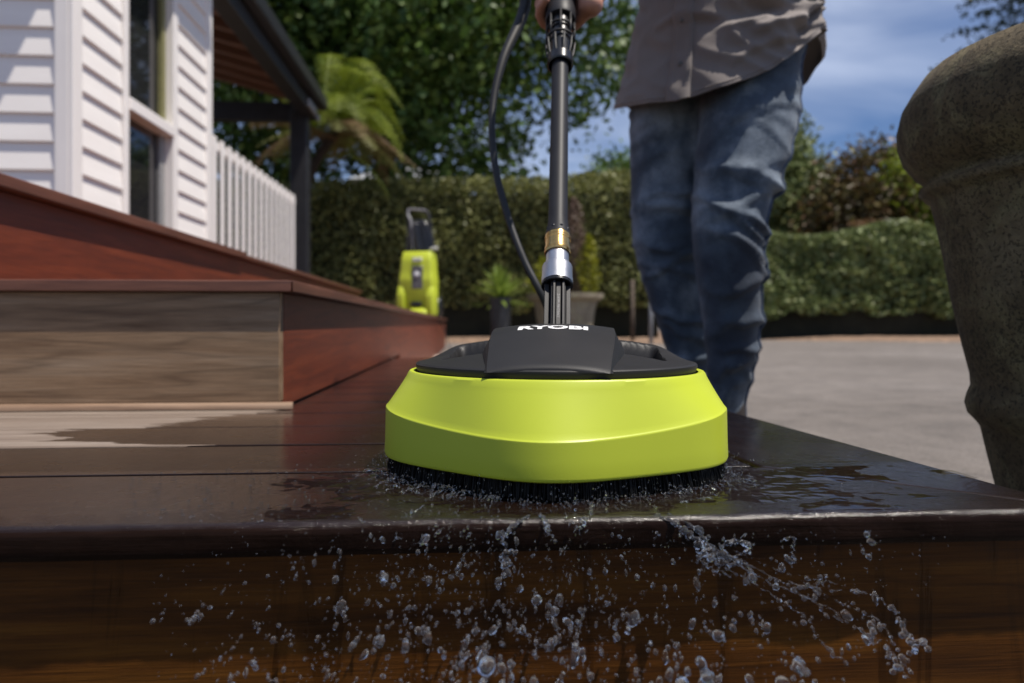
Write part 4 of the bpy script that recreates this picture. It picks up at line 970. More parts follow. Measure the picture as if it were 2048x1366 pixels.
for y0 in (503.5, 478.5):
    V = []; F = []
    n = 90
    bm = bmesh.new()
    for i in range(n):
        a = 2*math.pi*i/n; hh = 0.0014; rr = r4*(1.0 if y0 > 500 else 0.985)
        Mx = MA @ Matrix.Rotation(a, 4, 'Z') @ Matrix.Translation((rr, 0, S(y0)))
        bmesh.ops.create_cube(bm, size=1, matrix=Mx @ Matrix.Rotation(R(45), 4, 'X') @ Matrix.Diagonal((0.0006, 0.0006, 0.0016, 1)))
    tag(obj('knurling', bm, M['brass'], br), kind='stuff')
rt0 = R_(440, 39); rt1 = R_(440, 38)
axis_lathe('lance_tube', [(rt0*0.7, S(474)), (rt0*1.22, S(474)), (rt0*1.27, S(473)), (rt0*1.22, S(466)), (rt0*1.06, S(452)), (rt0, S(440)), (rt0, S(110))], M['tubeblack'])
for a in (-0.15, 0.55, 1.25, -0.95, 2.6, 4.0):
    bm = bmesh.new(); Mx = MA @ Matrix.Rotation(sgn*R(90)+a, 4, 'Z') @ Matrix.Translation((rt0*1.17, 0, S(464))) @ Matrix.Rotation(R(90), 4, 'Y')
    lathe(bm, [(0.0001, 0.0012), (0.001, 0.0010), (0.0019, 0.0), (0.0021, -0.001)], 14, Mx); obj('screw', bm, M['blackgloss'], cleaner, True)
# caged end of the handle
rc0 = R_(118, 50); rc1 = R_(85, 60); rc2 = R_(40, 60)
cage = axis_lathe('handle_cage', [(rt0*0.9, S(126)), (rc0*0.92, S(133)), (rc0*1.02, S(131)), (rc0*1.02, S(117)), (rc0*0.86, S(116)), (rc1*0.72, S(90)), (rc1*0.74, S(42)), (rc1*0.5, S(40))], M['blackgloss'])
for i in range(10):
    a = 2*math.pi*(i+0.35)/10; bm = bmesh.new()
    ca, sa = math.cos(a), math.sin(a)
    q = [(rc0*0.90, S(118)), (rc0*1.06, S(108)), (rc1*0.97, S(88))]
    pts = [MA @ Vector((r*ca, r*sa, s)) for r, s in q]; tube(bm, spline(pts, 4), 0.0016, 6)
    obj('fin', bm, M['black'], cage, True)
for i in range(8):
    a = 2*math.pi*(i+0.2)/8; ca, sa = math.cos(a), math.sin(a); bm = bmesh.new()
    tube(bm, [MA @ Vector((rc1*0.92*ca, rc1*0.92*sa, S(80))), MA @ Vector((rc1*0.94*ca, rc1*0.94*sa, S(42)))], 0.0016, 6); obj('fin', bm, M['black'], cage, True)
for y0, rr in ((84, rc1*0.98), (64, rc1*0.95)):
    axis_lathe('cage_ring', [(rr*0.86, S(y0)), (rr*1.0, S(y0)), (rr*1.02, S(y0)+0.001), (rr, S(y0)+0.0026), (rr*0.86, S(y0)+0.003)], M['black'], cage)
hd = axis_lathe('handle', [(rc2*0.7, S(44)), (rc2*0.97, S(44)), (rc2*1.02, S(41)), (rc2*1.02, S(28)), (rc2*0.97, S(22)), (rc2*0.97, S(-40)), (rc2*1.05, S(-60)), (rc2*1.0, S(-230)), (rc2*0.6, S(-235))], M['tubeblack'])
for k_ in (0, 2.1, 4.2):
    axis_box('slot', math.cos(k_)*0.004*0+0.0, 0, S(13), S(13)+0.003, 0.0065, 0.001, M['blackgloss'], hd) if False else None
bm = bmesh.new(); Mx = MA @ Matrix.Rotation(sgn*R(90)-0.12*sgn, 4, 'Z') @ Matrix.Translation((rc2*0.965, 0, S(11))) @ Matrix.Rotation(R(90), 4, 'Y')
lathe(bm, [(0.0001, 0.0004), (0.0022, 0.0004), (0.0026, -0.001)], 16, Mx @ Matrix.Diagonal((0.7, 1.6, 1, 1))); obj('screw', bm, M['blackgloss'], hd, True)
# gun body and trigger above the frame
GP = W(-250); bm = bmesh.new()
tube(bm, spline([W(-225), GP, GP+Vector((0.02, 0.10, 0.05)), GP+Vector((0.03, 0.19, 0.01))], 6), [0.024]*6+[0.026]*6+[0.022]*7, 14)
gun = obj('gun_body', bm, M['black'], cleaner, True)
bm = bmesh.new(); tube(bm, spline([GP+Vector((0.015, 0.07, 0.02)), GP+Vector((0.02, 0.10, -0.02)), GP+Vector((0.025, 0.14, -0.03))], 5), 0.006, 8); obj('trigger', bm, M['lime'], gun, True)

# ------------------------------------------------------------------ hose
hp = [GP+Vector((-0.01, 0.02, -0.02)), P(1062, -60, 1.04), P(1045, 30, 1.02), P(1006, 120, 0.99), P(985, 220, 0.97), P(990, 330, 0.95), P(1015, 430, 0.93), P(1048, 520, 0.91), P(1088, 600, 0.90), P(1120, 690, 0.93), Vector((0.14, 1.12, 0.02)), Vector((0.13, 1.6, 0.012)), Vector((0.0, 2.4, 0.012)), Vector((0.05, 2.78, -0.1)), Vector((0.15, 3.2, GZ+0.02)), Vector((0.3, 4.4, GZ+0.02)), Vector((-0.05, 5.9, GZ+0.02)), Vector((-0.15, 6.6, GZ+0.03)), Vector((-0.24, 6.75, 0.1)), Vector((-0.33, 6.5, 0.215)), Vector((-0.42, 6.25, 0.33))]
pts = spline(hp, 10); bm = bmesh.new(); n = len(pts)
tube(bm, pts, [0.0088-0.0038*sstep(18, 40, i) for i in range(n)], 12)
tag(obj('hose', bm, M['rubber'], None, True), 'thin black hose curving down left of the lance', 'hose')

# ------------------------------------------------------------------ pressure washer on the step
wd = 6.0; k = wd/FPX
wb = P(838, 632, wd); wb.z = S1+0.001
WA = R(-14)
washer = thing('pressure_washer', 'upright lime green pressure washer with black top on the step', 'pressure washer', wb, WA)
MW = Matrix.Translation(wb) @ Matrix.Rotation(WA, 4, 'Z')
def wprism(name, rows, mat, parent, bev=0.02, seg=3):
    """rows: (z, halfwidth, y_front, y_back, xoff)"""
    bm = bmesh.new(); rr = []
    for z, hw, yf, yb, xo in rows: rr.append([bm.verts.new(MW @ Vector(q)) for q in ((xo-hw, yf, z), (xo+hw, yf, z), (xo+hw, yb, z), (xo-hw, yb, z))])
    for a, b in zip(rr, rr[1:]):
        for i in range(4): bm.faces.new((a[i], a[(i+1) % 4], b[(i+1) % 4], b[i]))
    bm.faces.new(rr[0][::-1]); bm.faces.new(rr[-1])
    if bev: bmesh.ops.bevel(bm, geom=list(bm.edges), offset=bev, segments=seg, affect='EDGES', profile=0.5, clamp_overlap=True)
    bmesh.ops.recalc_face_normals(bm, faces=bm.faces)
    o = obj(name, bm, mat, parent, True); smooth_by_angle(o, 35); return o
H = lambda py: (632-py)*k
body = wprism('body', [(0.01, 0.150, -0.10, 0.10, 0), (H(560), 0.150, -0.115, 0.11, 0), (H(545), 0.142, -0.10, 0.11, 0), (H(520), 0.138, -0.09, 0.10, 0), (H(503), 0.128, -0.06, 0.09, -0.003)], M['lime'], washer, 0.018)
wprism('shoulder', [(0.004, 0.034, -0.135, 0.05, -0.125), (H(590), 0.034, -0.135, 0.05, -0.128), (H(571), 0.022, -0.11, 0.03, -0.135)], M['lime'], washer, 0.014)
wprism('shoulder', [(0.004, 0.034, -0.135, 0.05, 0.125), (H(592), 0.034, -0.135, 0.05, 0.128), (H(574), 0.022, -0.11, 0.03, 0.133)], M['lime'], washer, 0.014)
wprism('foot', [(0.003, 0.085, -0.17, -0.05, 0.03), (0.045, 0.085, -0.16, -0.05, 0.03), (0.075, 0.05, -0.12, -0.05, 0.03)], M['lime'], washer, 0.02)
wprism('connector', [(0.085, 0.05, -0.135, -0.09, 0.01), (0.125, 0.05, -0.13, -0.09, 0.01)], M['blackgloss'], washer, 0.01)
lb = wprism('label_plate', [(H(578), 0.048, -0.122, -0.10, 0.022), (H(533), 0.048, -0.108, -0.09, 0.018)], M['label'], washer, 0.003, 1)
bm = bmesh.new(); Mx = MW @ Matrix.Translation((0.015, -0.1165, H(550))) @ Matrix.Rotation(R(90-8), 4, 'X'); lathe(bm, [(0.0001, 0.002), (0.026, 0.002), (0.028, 0), (0.028, -0.01)], 24, Mx); obj('badge', bm, simple('silver_badge', (0.55, 0.55, 0.58), 0.35, 0, 0.5, 60), lb, True)
pl_ = wprism('badge_plate', [(H(523), 0.042, -0.100, -0.08, 0.012), (H(516), 0.042, -0.090, -0.07, 0.012)], M['print'], washer, 0.002, 1)
tm = text_mesh('RYOBI', 0.028, 0.0006); b_ = bmesh.new(); b_.from_mesh(tm); bmesh.ops.transform(b_, matrix=MW @ Matrix.Translation((0.012, -0.0995, H(519.5))) @ Matrix.Rotation(R(72), 4, 'X'), verts=b_.verts); obj('lettering', b_, M['black'], pl_)
wprism('back_frame', [(H(508), 0.125, 0.0, 0.09, 0), (H(470), 0.115, 0.02, 0.09, -0.008), (H(448), 0.09, 0.03, 0.09, -0.02), (H(436), 0.055, 0.05, 0.09, -0.02)], M['blackgloss'], washer, 0.012)
def wtube(name, pts, r, mat, parent=washer, seg=12):
    bm = bmesh.new(); tube(bm, spline([MW @ Vector(p) for p in pts], 8), r, seg); return obj(name, bm, mat, parent, True)
wtube('handle', [(-0.055, 0.0, H(500)), (-0.065, 0.01, H(470)), (-0.085, 0.03, H(440)), (-0.115, 0.05, H(428)), (-0.12, 0.06, H(419)), (-0.105, 0.065, H(415)), (0.0, 0.065, H(417)), (0.045, 0.065, H(419))], 0.011, simple('grey_handle', (0.22, 0.22, 0.23), 0.4))
wtube('handle_post', [(0.04, 0.07, H(418)), (0.07, 0.07, H(432)), (0.095, 0.07, H(470)), (0.12, 0.07, H(500))], 0.016, M['black'])
wtube('handle_post', [(-0.12, 0.07, H(428)), (-0.11, 0.07, H(470)), (-0.10, 0.07, H(505))], 0.018, M['black'])
wtube('gun_holder', [(0.01, 0.0, H(505)), (-0.015, 0.0, H(470)), (-0.03, 0.01, H(445))], 0.03, M['blackgloss'])
wtube('hose_hook', [(0.10, 0.02, H(500)), (0.12, 0.0, H(498)), (0.16, -0.01, H(497)), (0.17, -0.01, H(497))], 0.017, simple('pale_grey_hook', (0.5, 0.5, 0.5), 0.5))
wtube('wheel_arch', [(-0.15, 0.06, 0.02), (-0.16, 0.08, 0.10), (-0.15, 0.09, H(515))], 0.035, M['blackgloss'])
for sx in (-1, 1):
    bm = bmesh.new(); Mx = MW @ Matrix.Translation((sx*0.155, 0.12, 0.088)) @ Matrix.Rotation(R(90), 4, 'Y'); lathe(bm, [(0.0001, -0.025), (0.05, -0.025), (0.055, -0.02), (0.07, -0.02), (0.088, -0.012), (0.088, 0.012), (0.07, 0.02), (0.05, 0.025), (0.0001, 0.025)], 28, Mx); obj('wheel', bm, M['blackgloss'], washer, True)

# ------------------------------------------------------------------ the man
FD = Vector((-0.72, -0.69, 0)).normalized(); LD = Vector((-FD.y, FD.x, 0))      # facing; LD = his left
if LD.y > 0: LD = -LD
MD = 1.42
hipc = P(1432, 150, MD); HPX, HPY = hipc.x, hipc.y
person = thing('person', 'person in grey-brown shirt and blue jeans holding the lance', 'person', (HPX, HPY, GZ))
def pt(px, py, d, hw): return P(px, py, d), hw*d/FPX
near = [pt(1496, 60, 1.38, 86), pt(1500, 150, 1.37, 96), pt(1496, 230, 1.35, 99), pt(1482, 310, 1.335, 92), pt(1464, 390, 1.33, 82), pt(1455, 460, 1.32, 74), pt(1456, 530, 1.32, 69), pt(1460, 600, 1.33, 64), pt(1462, 670, 1.34, 56), pt(1458, 740, 1.35, 47), pt(1450, 800, 1.36, 42), pt(1448, 850, 1.37, 44)]
farl = [pt(1372, 60, 1.47, 88), pt(1365, 150, 1.47, 94), pt(1350, 230, 1.47, 92), pt(1342, 310, 1.48, 84), pt(1338, 390, 1.49, 78), pt(1336, 460, 1.49, 74), pt(1345, 530, 1.49, 69), pt(1362, 600, 1.50, 64), pt(1378, 670, 1.51, 55), pt(1388, 740, 1.52, 47), pt(1390, 800, 1.53, 42), pt(1390, 850, 1.54, 44)]
def ell_ring_tube(bm, rows, seg=32):
    """rows of (centre, a along LD, b along FD)"""
    rr = []
    for c, a, b in rows: rr.append([bm.verts.new(Vector(c)+LD*a*math.cos(2*math.pi*k/seg)+FD*b*math.sin(2*math.pi*k/seg)) for k in range(seg)])
    for p, q in zip(rr, rr[1:]):
        for k in range(seg): bm.faces.new((p[k], p[(k+1) % seg], q[(k+1) % seg], q[k]))
    bm.faces.new(rr[0][::-1]); bm.faces.new(rr[-1]); bmesh.ops.recalc_face_normals(bm, faces=bm.faces)
bm = bmesh.new()
for leg in (near, farl):
    q = spline([a for a, b in leg], 3); rr = [float(x) for x in np.interp(np.linspace(0, len(leg)-1, len(q)), range(len(leg)), [b for a, b in leg])]
    tube(bm, q, [(r*1.0, r*0.98) for r in rr], 32)
zc = lambda py: CH+(HY-py)/FPX*MD
C0 = Vector((HPX, HPY, 0))
ell_ring_tube(bm, [(C0+Vector((0, 0, zc(190))), 0.10, 0.075), (C0+Vector((0, 0, zc(165))), 0.165, 0.112), (C0+Vector((0, 0, zc(120))), 0.184, 0.124), (C0+Vector((0, 0, zc(40))), 0.168, 0.115), (C0+Vector((0, 0, zc(-40))), 0.135, 0.095)])
jm = remesh(bm, 0.0062, 6)
nrm = [v.normal.copy() for v in jm.vertices]
nc = (near[5][0], farl[5][0])
fr_ = random.Random(5); FOLDS = []
for li in (0, 1):
    kz = nc[li].z
    for k_ in range(9): FOLDS.append((kz-0.10+0.024*k_+fr_.uniform(-.008, .008), fr_.uniform(-.05, .05), fr_.uniform(.005, .011), fr_.uniform(.007, .012), fr_.uniform(0.2, 2.2), li))
    for k_ in range(9): FOLDS.append((-0.10+0.030*k_+fr_.uniform(-.01, .01), fr_.uniform(-.03, .03), fr_.uniform(.005, .012), fr_.uniform(.007, .013), fr_.uniform(-0.3, 2.6), li))
    for k_ in range(6): FOLDS.append((0.50+0.028*k_, fr_.uniform(.02, .06), fr_.uniform(.003, .007), fr_.uniform(.007, .012), fr_.uniform(0.3, 1.4), li))
    for k_ in range(4): FOLDS.append((kz+0.12+0.04*k_, fr_.uniform(-.06, .06), fr_.uniform(.002, .005), fr_.uniform(.010, .016), fr_.uniform(0.3, 2.0), li))
for v, n in zip(jm.vertices, nrm):
    p = v.co; leg = nc[0] if (p-nc[0]).xy.length < (p-nc[1]).xy.length else nc[1]
    knee = math.exp(-((p.z-(leg.z-0.03))/0.085)**2); ank = sstep(0.22, -0.05, p.z); hip = sstep(0.52, 0.66, p.z)
    q = p-leg; phi = math.atan2(q.dot(LD), q.dot(FD)); d = 0.0
    for z0_, tilt, amp, wid, ph0, li in FOLDS:
        if li != (0 if leg is nc[0] else 1): continue
        dz = p.z-z0_-tilt*math.sin(phi-ph0)-0.012*mnoise.noise((phi*1.3, z0_*30, 0))
        if abs(dz) > 0.06: continue
        w_ = wid*(0.55 if dz < 0 else 1.5); cs = 0.5+0.5*math.cos(phi-ph0)
        d += 0.8*amp*math.exp(-(dz/w_)**2)*cs**0.8
    d += 0.0045*mnoise.noise((p.x*7, p.y*7, p.z*2.5+7))*(0.4+0.6*hip)+0.0022*mnoise.noise((p.x*28, p.y*28, p.z*40))*(knee+ank)
    v.co = p+n*(d-0.004)
jm.update(); jeans = obj('jeans', jm, M['denim'], person, True)
# outer seam with its stitching ridge
def surf(mesh, pts, dirv):
    from mathutils.bvhtree import BVHTree
    return pts
from mathutils.bvhtree import BVHTree
bv = BVHTree.FromPolygons([v.co for v in jm.vertices], [p.vertices for p in jm.polygons])
SD = (LD*0.93-FD*0.36).normalized()
sp_ = []
for c, r in spline([Vector((a.x, a.y, a.z)) for a, b in near], 5) and [(q, 0.1) for q in spline([a for a, b in near], 6)]:
    hit = bv.ray_cast(c+SD*0.4, -SD)
    if hit[0]: sp_.append(hit[0]+SD*0.0008)
bm = bmesh.new(); tube(bm, spline(sp_[3:], 2), 0.0032, 6); obj('seam', bm, M['denim_seam'], jeans, True)
# front pocket edge
pk_ = []
for i in range(9):
    t = i/8; ang = R(62-38*t); dr = (FD*math.cos(ang)+LD*math.sin(ang)); z = zc(95)+0.0-0.0*t - 0.085*(1-t)**1.6+0.05
    hit = bv.ray_cast(C0+dr*0.5+Vector((0, 0, z)), -dr)
    if hit[0]: pk_.append(hit[0]+dr*0.001)
bm = bmesh.new(); tube(bm, pk_, 0.002, 6); obj('pocket_edge', bm, M['denim_seam'], jeans, True)
# shirt
HEM = [(-180, 0.60), (-130, 0.62), (-90, 0.63), (-60, 0.60), (-44, 0.585), (-20, 0.567), (0, 0.553), (8, 0.555), (25, 0.565), (45, 0.59), (70, 0.642), (88, 0.688), (97, 0.692), (115, 0.685), (135, 0.66), (150, 0.63), (180, 0.60)]
LEAN = 0.24
def shirt_pt(phi, h):
    """h 0 at hem .. 1 at shoulders"""
    zb = float(np.interp(phi, [a for a, b in HEM], [b for a, b in HEM])); z = zb+(1.22-zb)*h
    up_ = max(0, z-0.60)
    a_l = 0.212-0.052*min(1, up_/0.3)+0.03*max(0, up_-0.3); a_f = 0.158-0.042*min(1, up_/0.3)
    fl = 0.012*math.exp(-h*9)
    ph = R(phi); c = C0+FD*(LEAN*max(0, up_-0.24)*1.6-0.004)
    dr = FD*math.cos(ph)*(a_f+fl)+LD*math.sin(ph)*(a_l+fl)
    p = c+dr; p.z = z
    n = (FD*math.cos(ph)/a_f+LD*math.sin(ph)/a_l).normalized()
    # creases fanning out from the left hip towards the front
    ax = (phi-92)*0.0033; az = z-0.735; an = math.atan2(az, -ax); rr = math.hypot(ax, az)
    w = math.exp(-((rr-0.13)/0.12)**2)
    cr = math.sin(an*11+2.0*mnoise.noise((phi*0.02, z*9, 1.0)))
    d = 0.015*w*cr+0.010*mnoise.noise((phi*0.035, z*7, 0))+0.007*(0.6-abs(mnoise.noise((phi*0.05+z*14, z*16, 5)))*2)
    sx_ = (96-phi)*0.0034; tz = z-0.705
    for an_, amp, wd_, l0, l1 in SFOLD:
        al = sx_*math.cos(an_)+tz*math.sin(an_); pe = -sx_*math.sin(an_)+tz*math.cos(an_)-0.012*math.sin(al*22+an_*7)
        if l0 < al < l1:
            d += amp*math.exp(-(pe/(wd_*(0.6 if pe < 0 else 1.3)))**2)*math.sin(math.pi*(al-l0)/(l1-l0))**0.7
    return p+n*d
SFOLD = [(1.25, .012, .010, .01, .20), (0.95, .014, .011, .02, .26), (0.68, .016, .011, .01, .24), (0.42, .013, .010, .05, .30), (0.18, .016, .011, .01, .22), (-0.06, .012, .009, .04, .27), (-0.26, .015, .010, .015, .20), (-0.42, .010, .008, .06, .26), (0.30, .011, .009, .20, .40), (0.02, .010, .009, .22, .40), (0.80, .012, .011, .2, .4)]
bm = bmesh.new(); NP, NH = 300, 120; grid = []
for j in range(NH):
    grid.append([bm.verts.new(shirt_pt(-180+360*i/NP, (j/(NH-1))**1.15)) for i in range(NP)])
for j in range(NH-1):
    for i in range(NP): bm.faces.new((grid[j][i], grid[j][(i+1) % NP], grid[j+1][(i+1) % NP], grid[j+1][i]))
shirt = obj('shirt', bm, M['shirt'], person, True)
so = shirt.modifiers.new('cloth', 'SOLIDIFY'); so.thickness = 0.0022; so.offset = -1
bm = bmesh.new(); prev = None       # button placket
for j in range(60):
    h = (j/59)**1.15*0.9; row = []
    for ph in (-6.5, -6.3, -3, 0, 3, 6.3, 6.5):
        p = shirt_pt(ph+1, h); row.append(bm.verts.new(p+FD*(0.0035 if abs(ph) < 6.4 else 0.0)))
    if prev:
        for a, b, c, d in zip(prev, prev[1:], row[1:], row): bm.faces.new((a, b, c, d))
    prev = row
obj('placket', bm, M['shirt'], shirt, True)
for h in (0.11, 0.24, 0.38):
    p = shirt_pt(1, h)+FD*0.0045; bm = bmesh.new(); lathe(bm, [(0.0001, 0.0015), (0.004, 0.0015), (0.0052, 0.0005), (0.0052, -0.001)], 16, Matrix.Translation(p) @ FD.to_track_quat('Z', 'Y').to_matrix().to_4x4()); obj('button', bm, M['greyprint'], shirt, True)
bm = bmesh.new(); tube(bm, [shirt_pt(-180+360*i/240, 0.012)+Vector((0, 0, 0.0)) for i in range(240)], 0.0017, 6); obj('hem', bm, M['shirt'], shirt, True)
# body: one continuous surface, mostly inside the clothes
bm = bmesh.new()
shc = C0+FD*LEAN*0.62*0.9
SL = shc+LD*0.175; SL.z = 1.20; SR = shc-LD*0.175; SR.z = 1.20
ell_ring_tube(bm, [(C0+Vector((0, 0, 0.62)), 0.14, 0.095), (C0+FD*0.0+Vector((0, 0, 0.78)), 0.13, 0.085), (C0+FD*0.07+Vector((0, 0, 1.0)), 0.125, 0.085), (shc+Vector((0, 0, 1.17)), 0.165, 0.09), (shc+FD*0.02+Vector((0, 0, 1.25)), 0.09, 0.07)])
for leg in (near, farl):
    q = [a for a, b in leg]; tube(bm, q, [max(0.03, b-0.022) for a, b in leg], 16)
hdp = shc+FD*0.10; tube(bm, [shc+FD*0.02+Vector((0, 0, 1.2)), hdp+Vector((0, 0, 1.36))], [0.06, 0.052], 16)
hcn = hdp+FD*0.02+Vector((0, 0, 1.44)); ellipsoid(bm, hcn, (0.085, 0.085, 0.115)); ellipsoid(bm, hcn+FD*0.025-Vector((0, 0, 0.045)), (0.062, 0.062, 0.072))
tube(bm, [hcn+FD*0.085+Vector((0, 0, 0.02)), hcn+FD*0.112-Vector((0, 0, 0.022))], [0.008, 0.015], 8)
for sg in (-1, 1):
    ellipsoid(bm, hcn+LD*sg*0.086-FD*0.005-Vector((0, 0, 0.01)), (0.012, 0.02, 0.03)); ellipsoid(bm, hcn+FD*0.083-Vector((0, 0, 0.055)), (0.024, 0.02, 0.006))
# the front hand closes round the handle, the other one holds the gun
def grip(bm, y0, side, flip):
    """fingers wrap the axis above pixel row y0; palm on the given side (+1 right of the handle)"""
    s0 = S(y0); Ra = rc2+0.0085
    def A(ang, s, r=Ra): return MA @ Vector((r*math.cos(ang)*ux, r*math.sin(ang)*sgn, s))
    ux = 1 if (MA.to_3x3() @ Vector((1, 0, 0))).x*side > 0 else -1
    for f in range(4):
        s = s0+0.0195*f+0.006; r = (0.0082, 0.0088, 0.0086, 0.0076)[f]; end = (215, 228, 224, 205)[f]
        q = [A(-R(a), s+0.004*math.sin(R(a)), Ra+(0.004 if a < 20 else 0)) for a in np.linspace(-5, end, 9)]
        tube(bm, q, [r*1.12, r*1.1, r*1.05, r*1.08, r, r, r*0.97, r*0.93, r*0.75], 12); ellipsoid(bm, q[-1], (r*0.8,)*3, 2)
    # palm and wrist
    pc = [A(-R(a), s0+0.0195*b+0.006, Ra+0.012) for a, b in ((-20, 0.1), (-20, 1), (-22, 2), (-24, 3))]
    for p in pc: ellipsoid(bm, p, (0.018, 0.018, 0.016), 2)
    tube(bm, [pc[0], pc[3]], [0.017, 0.018], 12)
    wr = A(-R(-35), s0+0.085, Ra+0.045); tube(bm, [pc[1], pc[3].lerp(wr, 0.45), wr], [0.020, 0.026, 0.027], 14); tube(bm, [pc[2], wr], [0.02, 0.026], 14)
    th = [A(R(28), s0+0.055, Ra+0.012), A(R(62), s0+0.045, Ra+0.006), A(R(100), s0+0.05, Ra+0.002), A(R(132), s0+0.06, Ra)]
    tube(bm, [pc[2]]+th, [0.016, 0.0135, 0.0115, 0.0105, 0.0085], 12); ellipsoid(bm, th[-1], (0.0085,)*3, 2)
    return wr
w1 = grip(bm, 30, 1, 0)
w2 = grip(bm, -95, 1, 0)
for sh, wr, bend in ((SR, w1, Vector((-0.06, 0.06, -0.06))), (SL, w2, Vector((0.0, -0.03, -0.03)))):
    el = sh.lerp(wr, 0.5)+bend; q = spline([sh, el, wr], 6); n = len(q)
    tube(bm, q, [float(np.interp(i/(n-1), [0, 0.25, 0.5, 0.62, 1], [0.056, 0.05, 0.042, 0.042, 0.027])) for i in range(n)], 16)
bmesh.ops.recalc_face_normals(bm, faces=bm.faces)
obj('body', remesh(bm, 0.0042, 3), M['skin'], person, True)
bm = bmesh.new(); ellipsoid(bm, hcn+Vector((0, 0, 0.028))-FD*0.016, (0.094, 0.096, 0.105), 4); bmesh.ops.bisect_plane(bm, geom=list(bm.verts)+list(bm.edges)+list(bm.faces), plane_co=hcn+FD*0.02+Vector((0, 0, 0.02)), plane_no=FD*0.75-Vector((0, 0, 0.65)), clear_outer=True)
obj('hair', bm, M['hair'], person, True)
for sh, wr, bend in ((SR, w1, Vector((-0.06, 0.06, -0.06))), (SL, w2, Vector((0.0, -0.03, -0.03)))):
    el = sh.lerp(wr, 0.5)+bend; q = spline([sh, el, wr], 8)[:10]; bm = bmesh.new(); tube(bm, q, [0.066-0.0015*i for i in range(len(q))], 20, cap=False)
    for v in bm.verts: v.co += Vector((1, 1, 1))*0.006*mnoise.noise(v.co*20)
    obj('sleeve', bm, M['shirt'], shirt, True)
for leg in (near, farl):
    a = leg[-1][0]; toe = FD*0.16; bm = bmesh.new()
    ellipsoid(bm, Vector((a.x, a.y, GZ+0.045))+FD*0.05, (0.05, 0.05, 0.046), 3); ellipsoid(bm, Vector((a.x, a.y, GZ+0.034))+toe, (0.048, 0.048, 0.036), 3)
    tube(bm, [Vector((a.x, a.y, GZ+0.04))-FD*0.03, Vector((a.x, a.y, GZ+0.036))+toe], [0.042, 0.046], 16); tube(bm, [Vector((a.x, a.y, GZ+0.03)), Vector((a.x, a.y, -0.02))], [0.045, 0.043], 16)
    me = remesh(bm, 0.006, 4)
    for v in me.vertices: v.co.z = max(v.co.z, GZ+0.001)
    obj('shoe', me, M['shoe'], person, True)

# ------------------------------------------------------------------ water
rw = random.Random(21)
ICO = {}
for sub in (1, 2, 3):
    t_ = bmesh.new(); bmesh.ops.create_icosphere(t_, subdivisions=sub, radius=1)
    ICO[sub] = (np.array([v.co[:] for v in t_.verts]), [tuple(v.index for v in f.verts) for f in t_.faces]); t_.free()
class Spheres:
    def __init__(self): self.V = []; self.F = []; self.n = 0
    def add(self, pts, sub):
        self.V.append(pts); k = self.n; self.F += [(a+k, b+k, c+k) for a, b, c in ICO[sub][1]]; self.n += len(pts)
    def ball(self, c, r, sub=1): self.add(np.array(c[:])+ICO[sub][0]*r, sub)
    def mesh(self, name): return pymesh(name, np.concatenate(self.V).tolist(), self.F)
    def bm(self):
        b = bmesh.new(); me = self.mesh('tmp'); b.from_mesh(me); bpy.data.meshes.remove(me); return b
def film():
    """thin layer of water lying and running on the front board, thicker where the brush throws it"""
    x0, x1, y0, y1 = -0.16, 0.43, YF+0.004, 0.604
    nx, ny = 430, 112; V = []; F = []
    for j in range(ny):
        y = y0+(y1-y0)*j/(ny-1)
        for i in range(nx):
            x = x0+(x1-x0)*i/(nx-1)
            dist = math.hypot(x-HC.x, y-HC.y)-outline(math.atan2(y-HC.y, x-HC.x)-HROT)*0.97
            k = math.exp(-max(0, dist)/0.045)*(1.0 if dist > -0.03 else 0)
            n1 = mnoise.noise((x*38, y*70, 1.7)); n2 = mnoise.noise((x*110, y*150, 4.1)); n3 = mnoise.noise((x*14, y*22, 9.0))
            h = (0.0012+0.0022*max(0, n3))*k+(n1*0.0011+n2*0.0007)*(0.15+k)-0.0004+0.0005*n3
            if x > 0.24-0.3*(y-0.45): h += 0.00025
            e = min(1, (y-y0)/0.006); h = h*e-0.0012*(1-e)
            V.append((x, y, h))
    for j in range(ny-1):
        for i in range(nx-1):
            a = j*nx+i
            if max(V[a][2], V[a+1][2], V[a+nx][2], V[a+nx+1][2]) > 0: F.append((a, a+1, a+nx+1, a+nx))
    o = obj('water_film', pymesh('film', V, F), M['film'], None, True)
    tag(o, 'thin rippled water lying on the front deck board round the brush', 'water', kind='stuff')
film()
def strand(bm, pix, r0, r1, gap=0.15, wob=0.0022, beads=0.35):
    """a ragged thread of water through (px,py,d) stations: overlapping drops of changing size, broken here and there"""
    pts = spline([P(*p) for p in pix], 60); n = len(pts); skip = 0; ph = rw.uniform(0, 99)
    for i, p in enumerate(pts):
        t = i/(n-1)
        if skip > 0: skip -= 1; continue
        if rw.random() < gap*0.10: skip = rw.randint(3, 9)
        r = (r0+(r1-r0)*t)*(0.40+1.7*abs(mnoise.noise((i*0.075+ph, ph, 0))))
        if rw.random() < beads*0.05: r *= rw.uniform(1.4, 2.0)
        off = Vector((mnoise.noise((i*0.07, ph, 1)), mnoise.noise((i*0.07, ph, 2)), mnoise.noise((i*0.07, ph, 3))))*wob*(0.4+1.4*t)
        bm.ball(p+off, r)
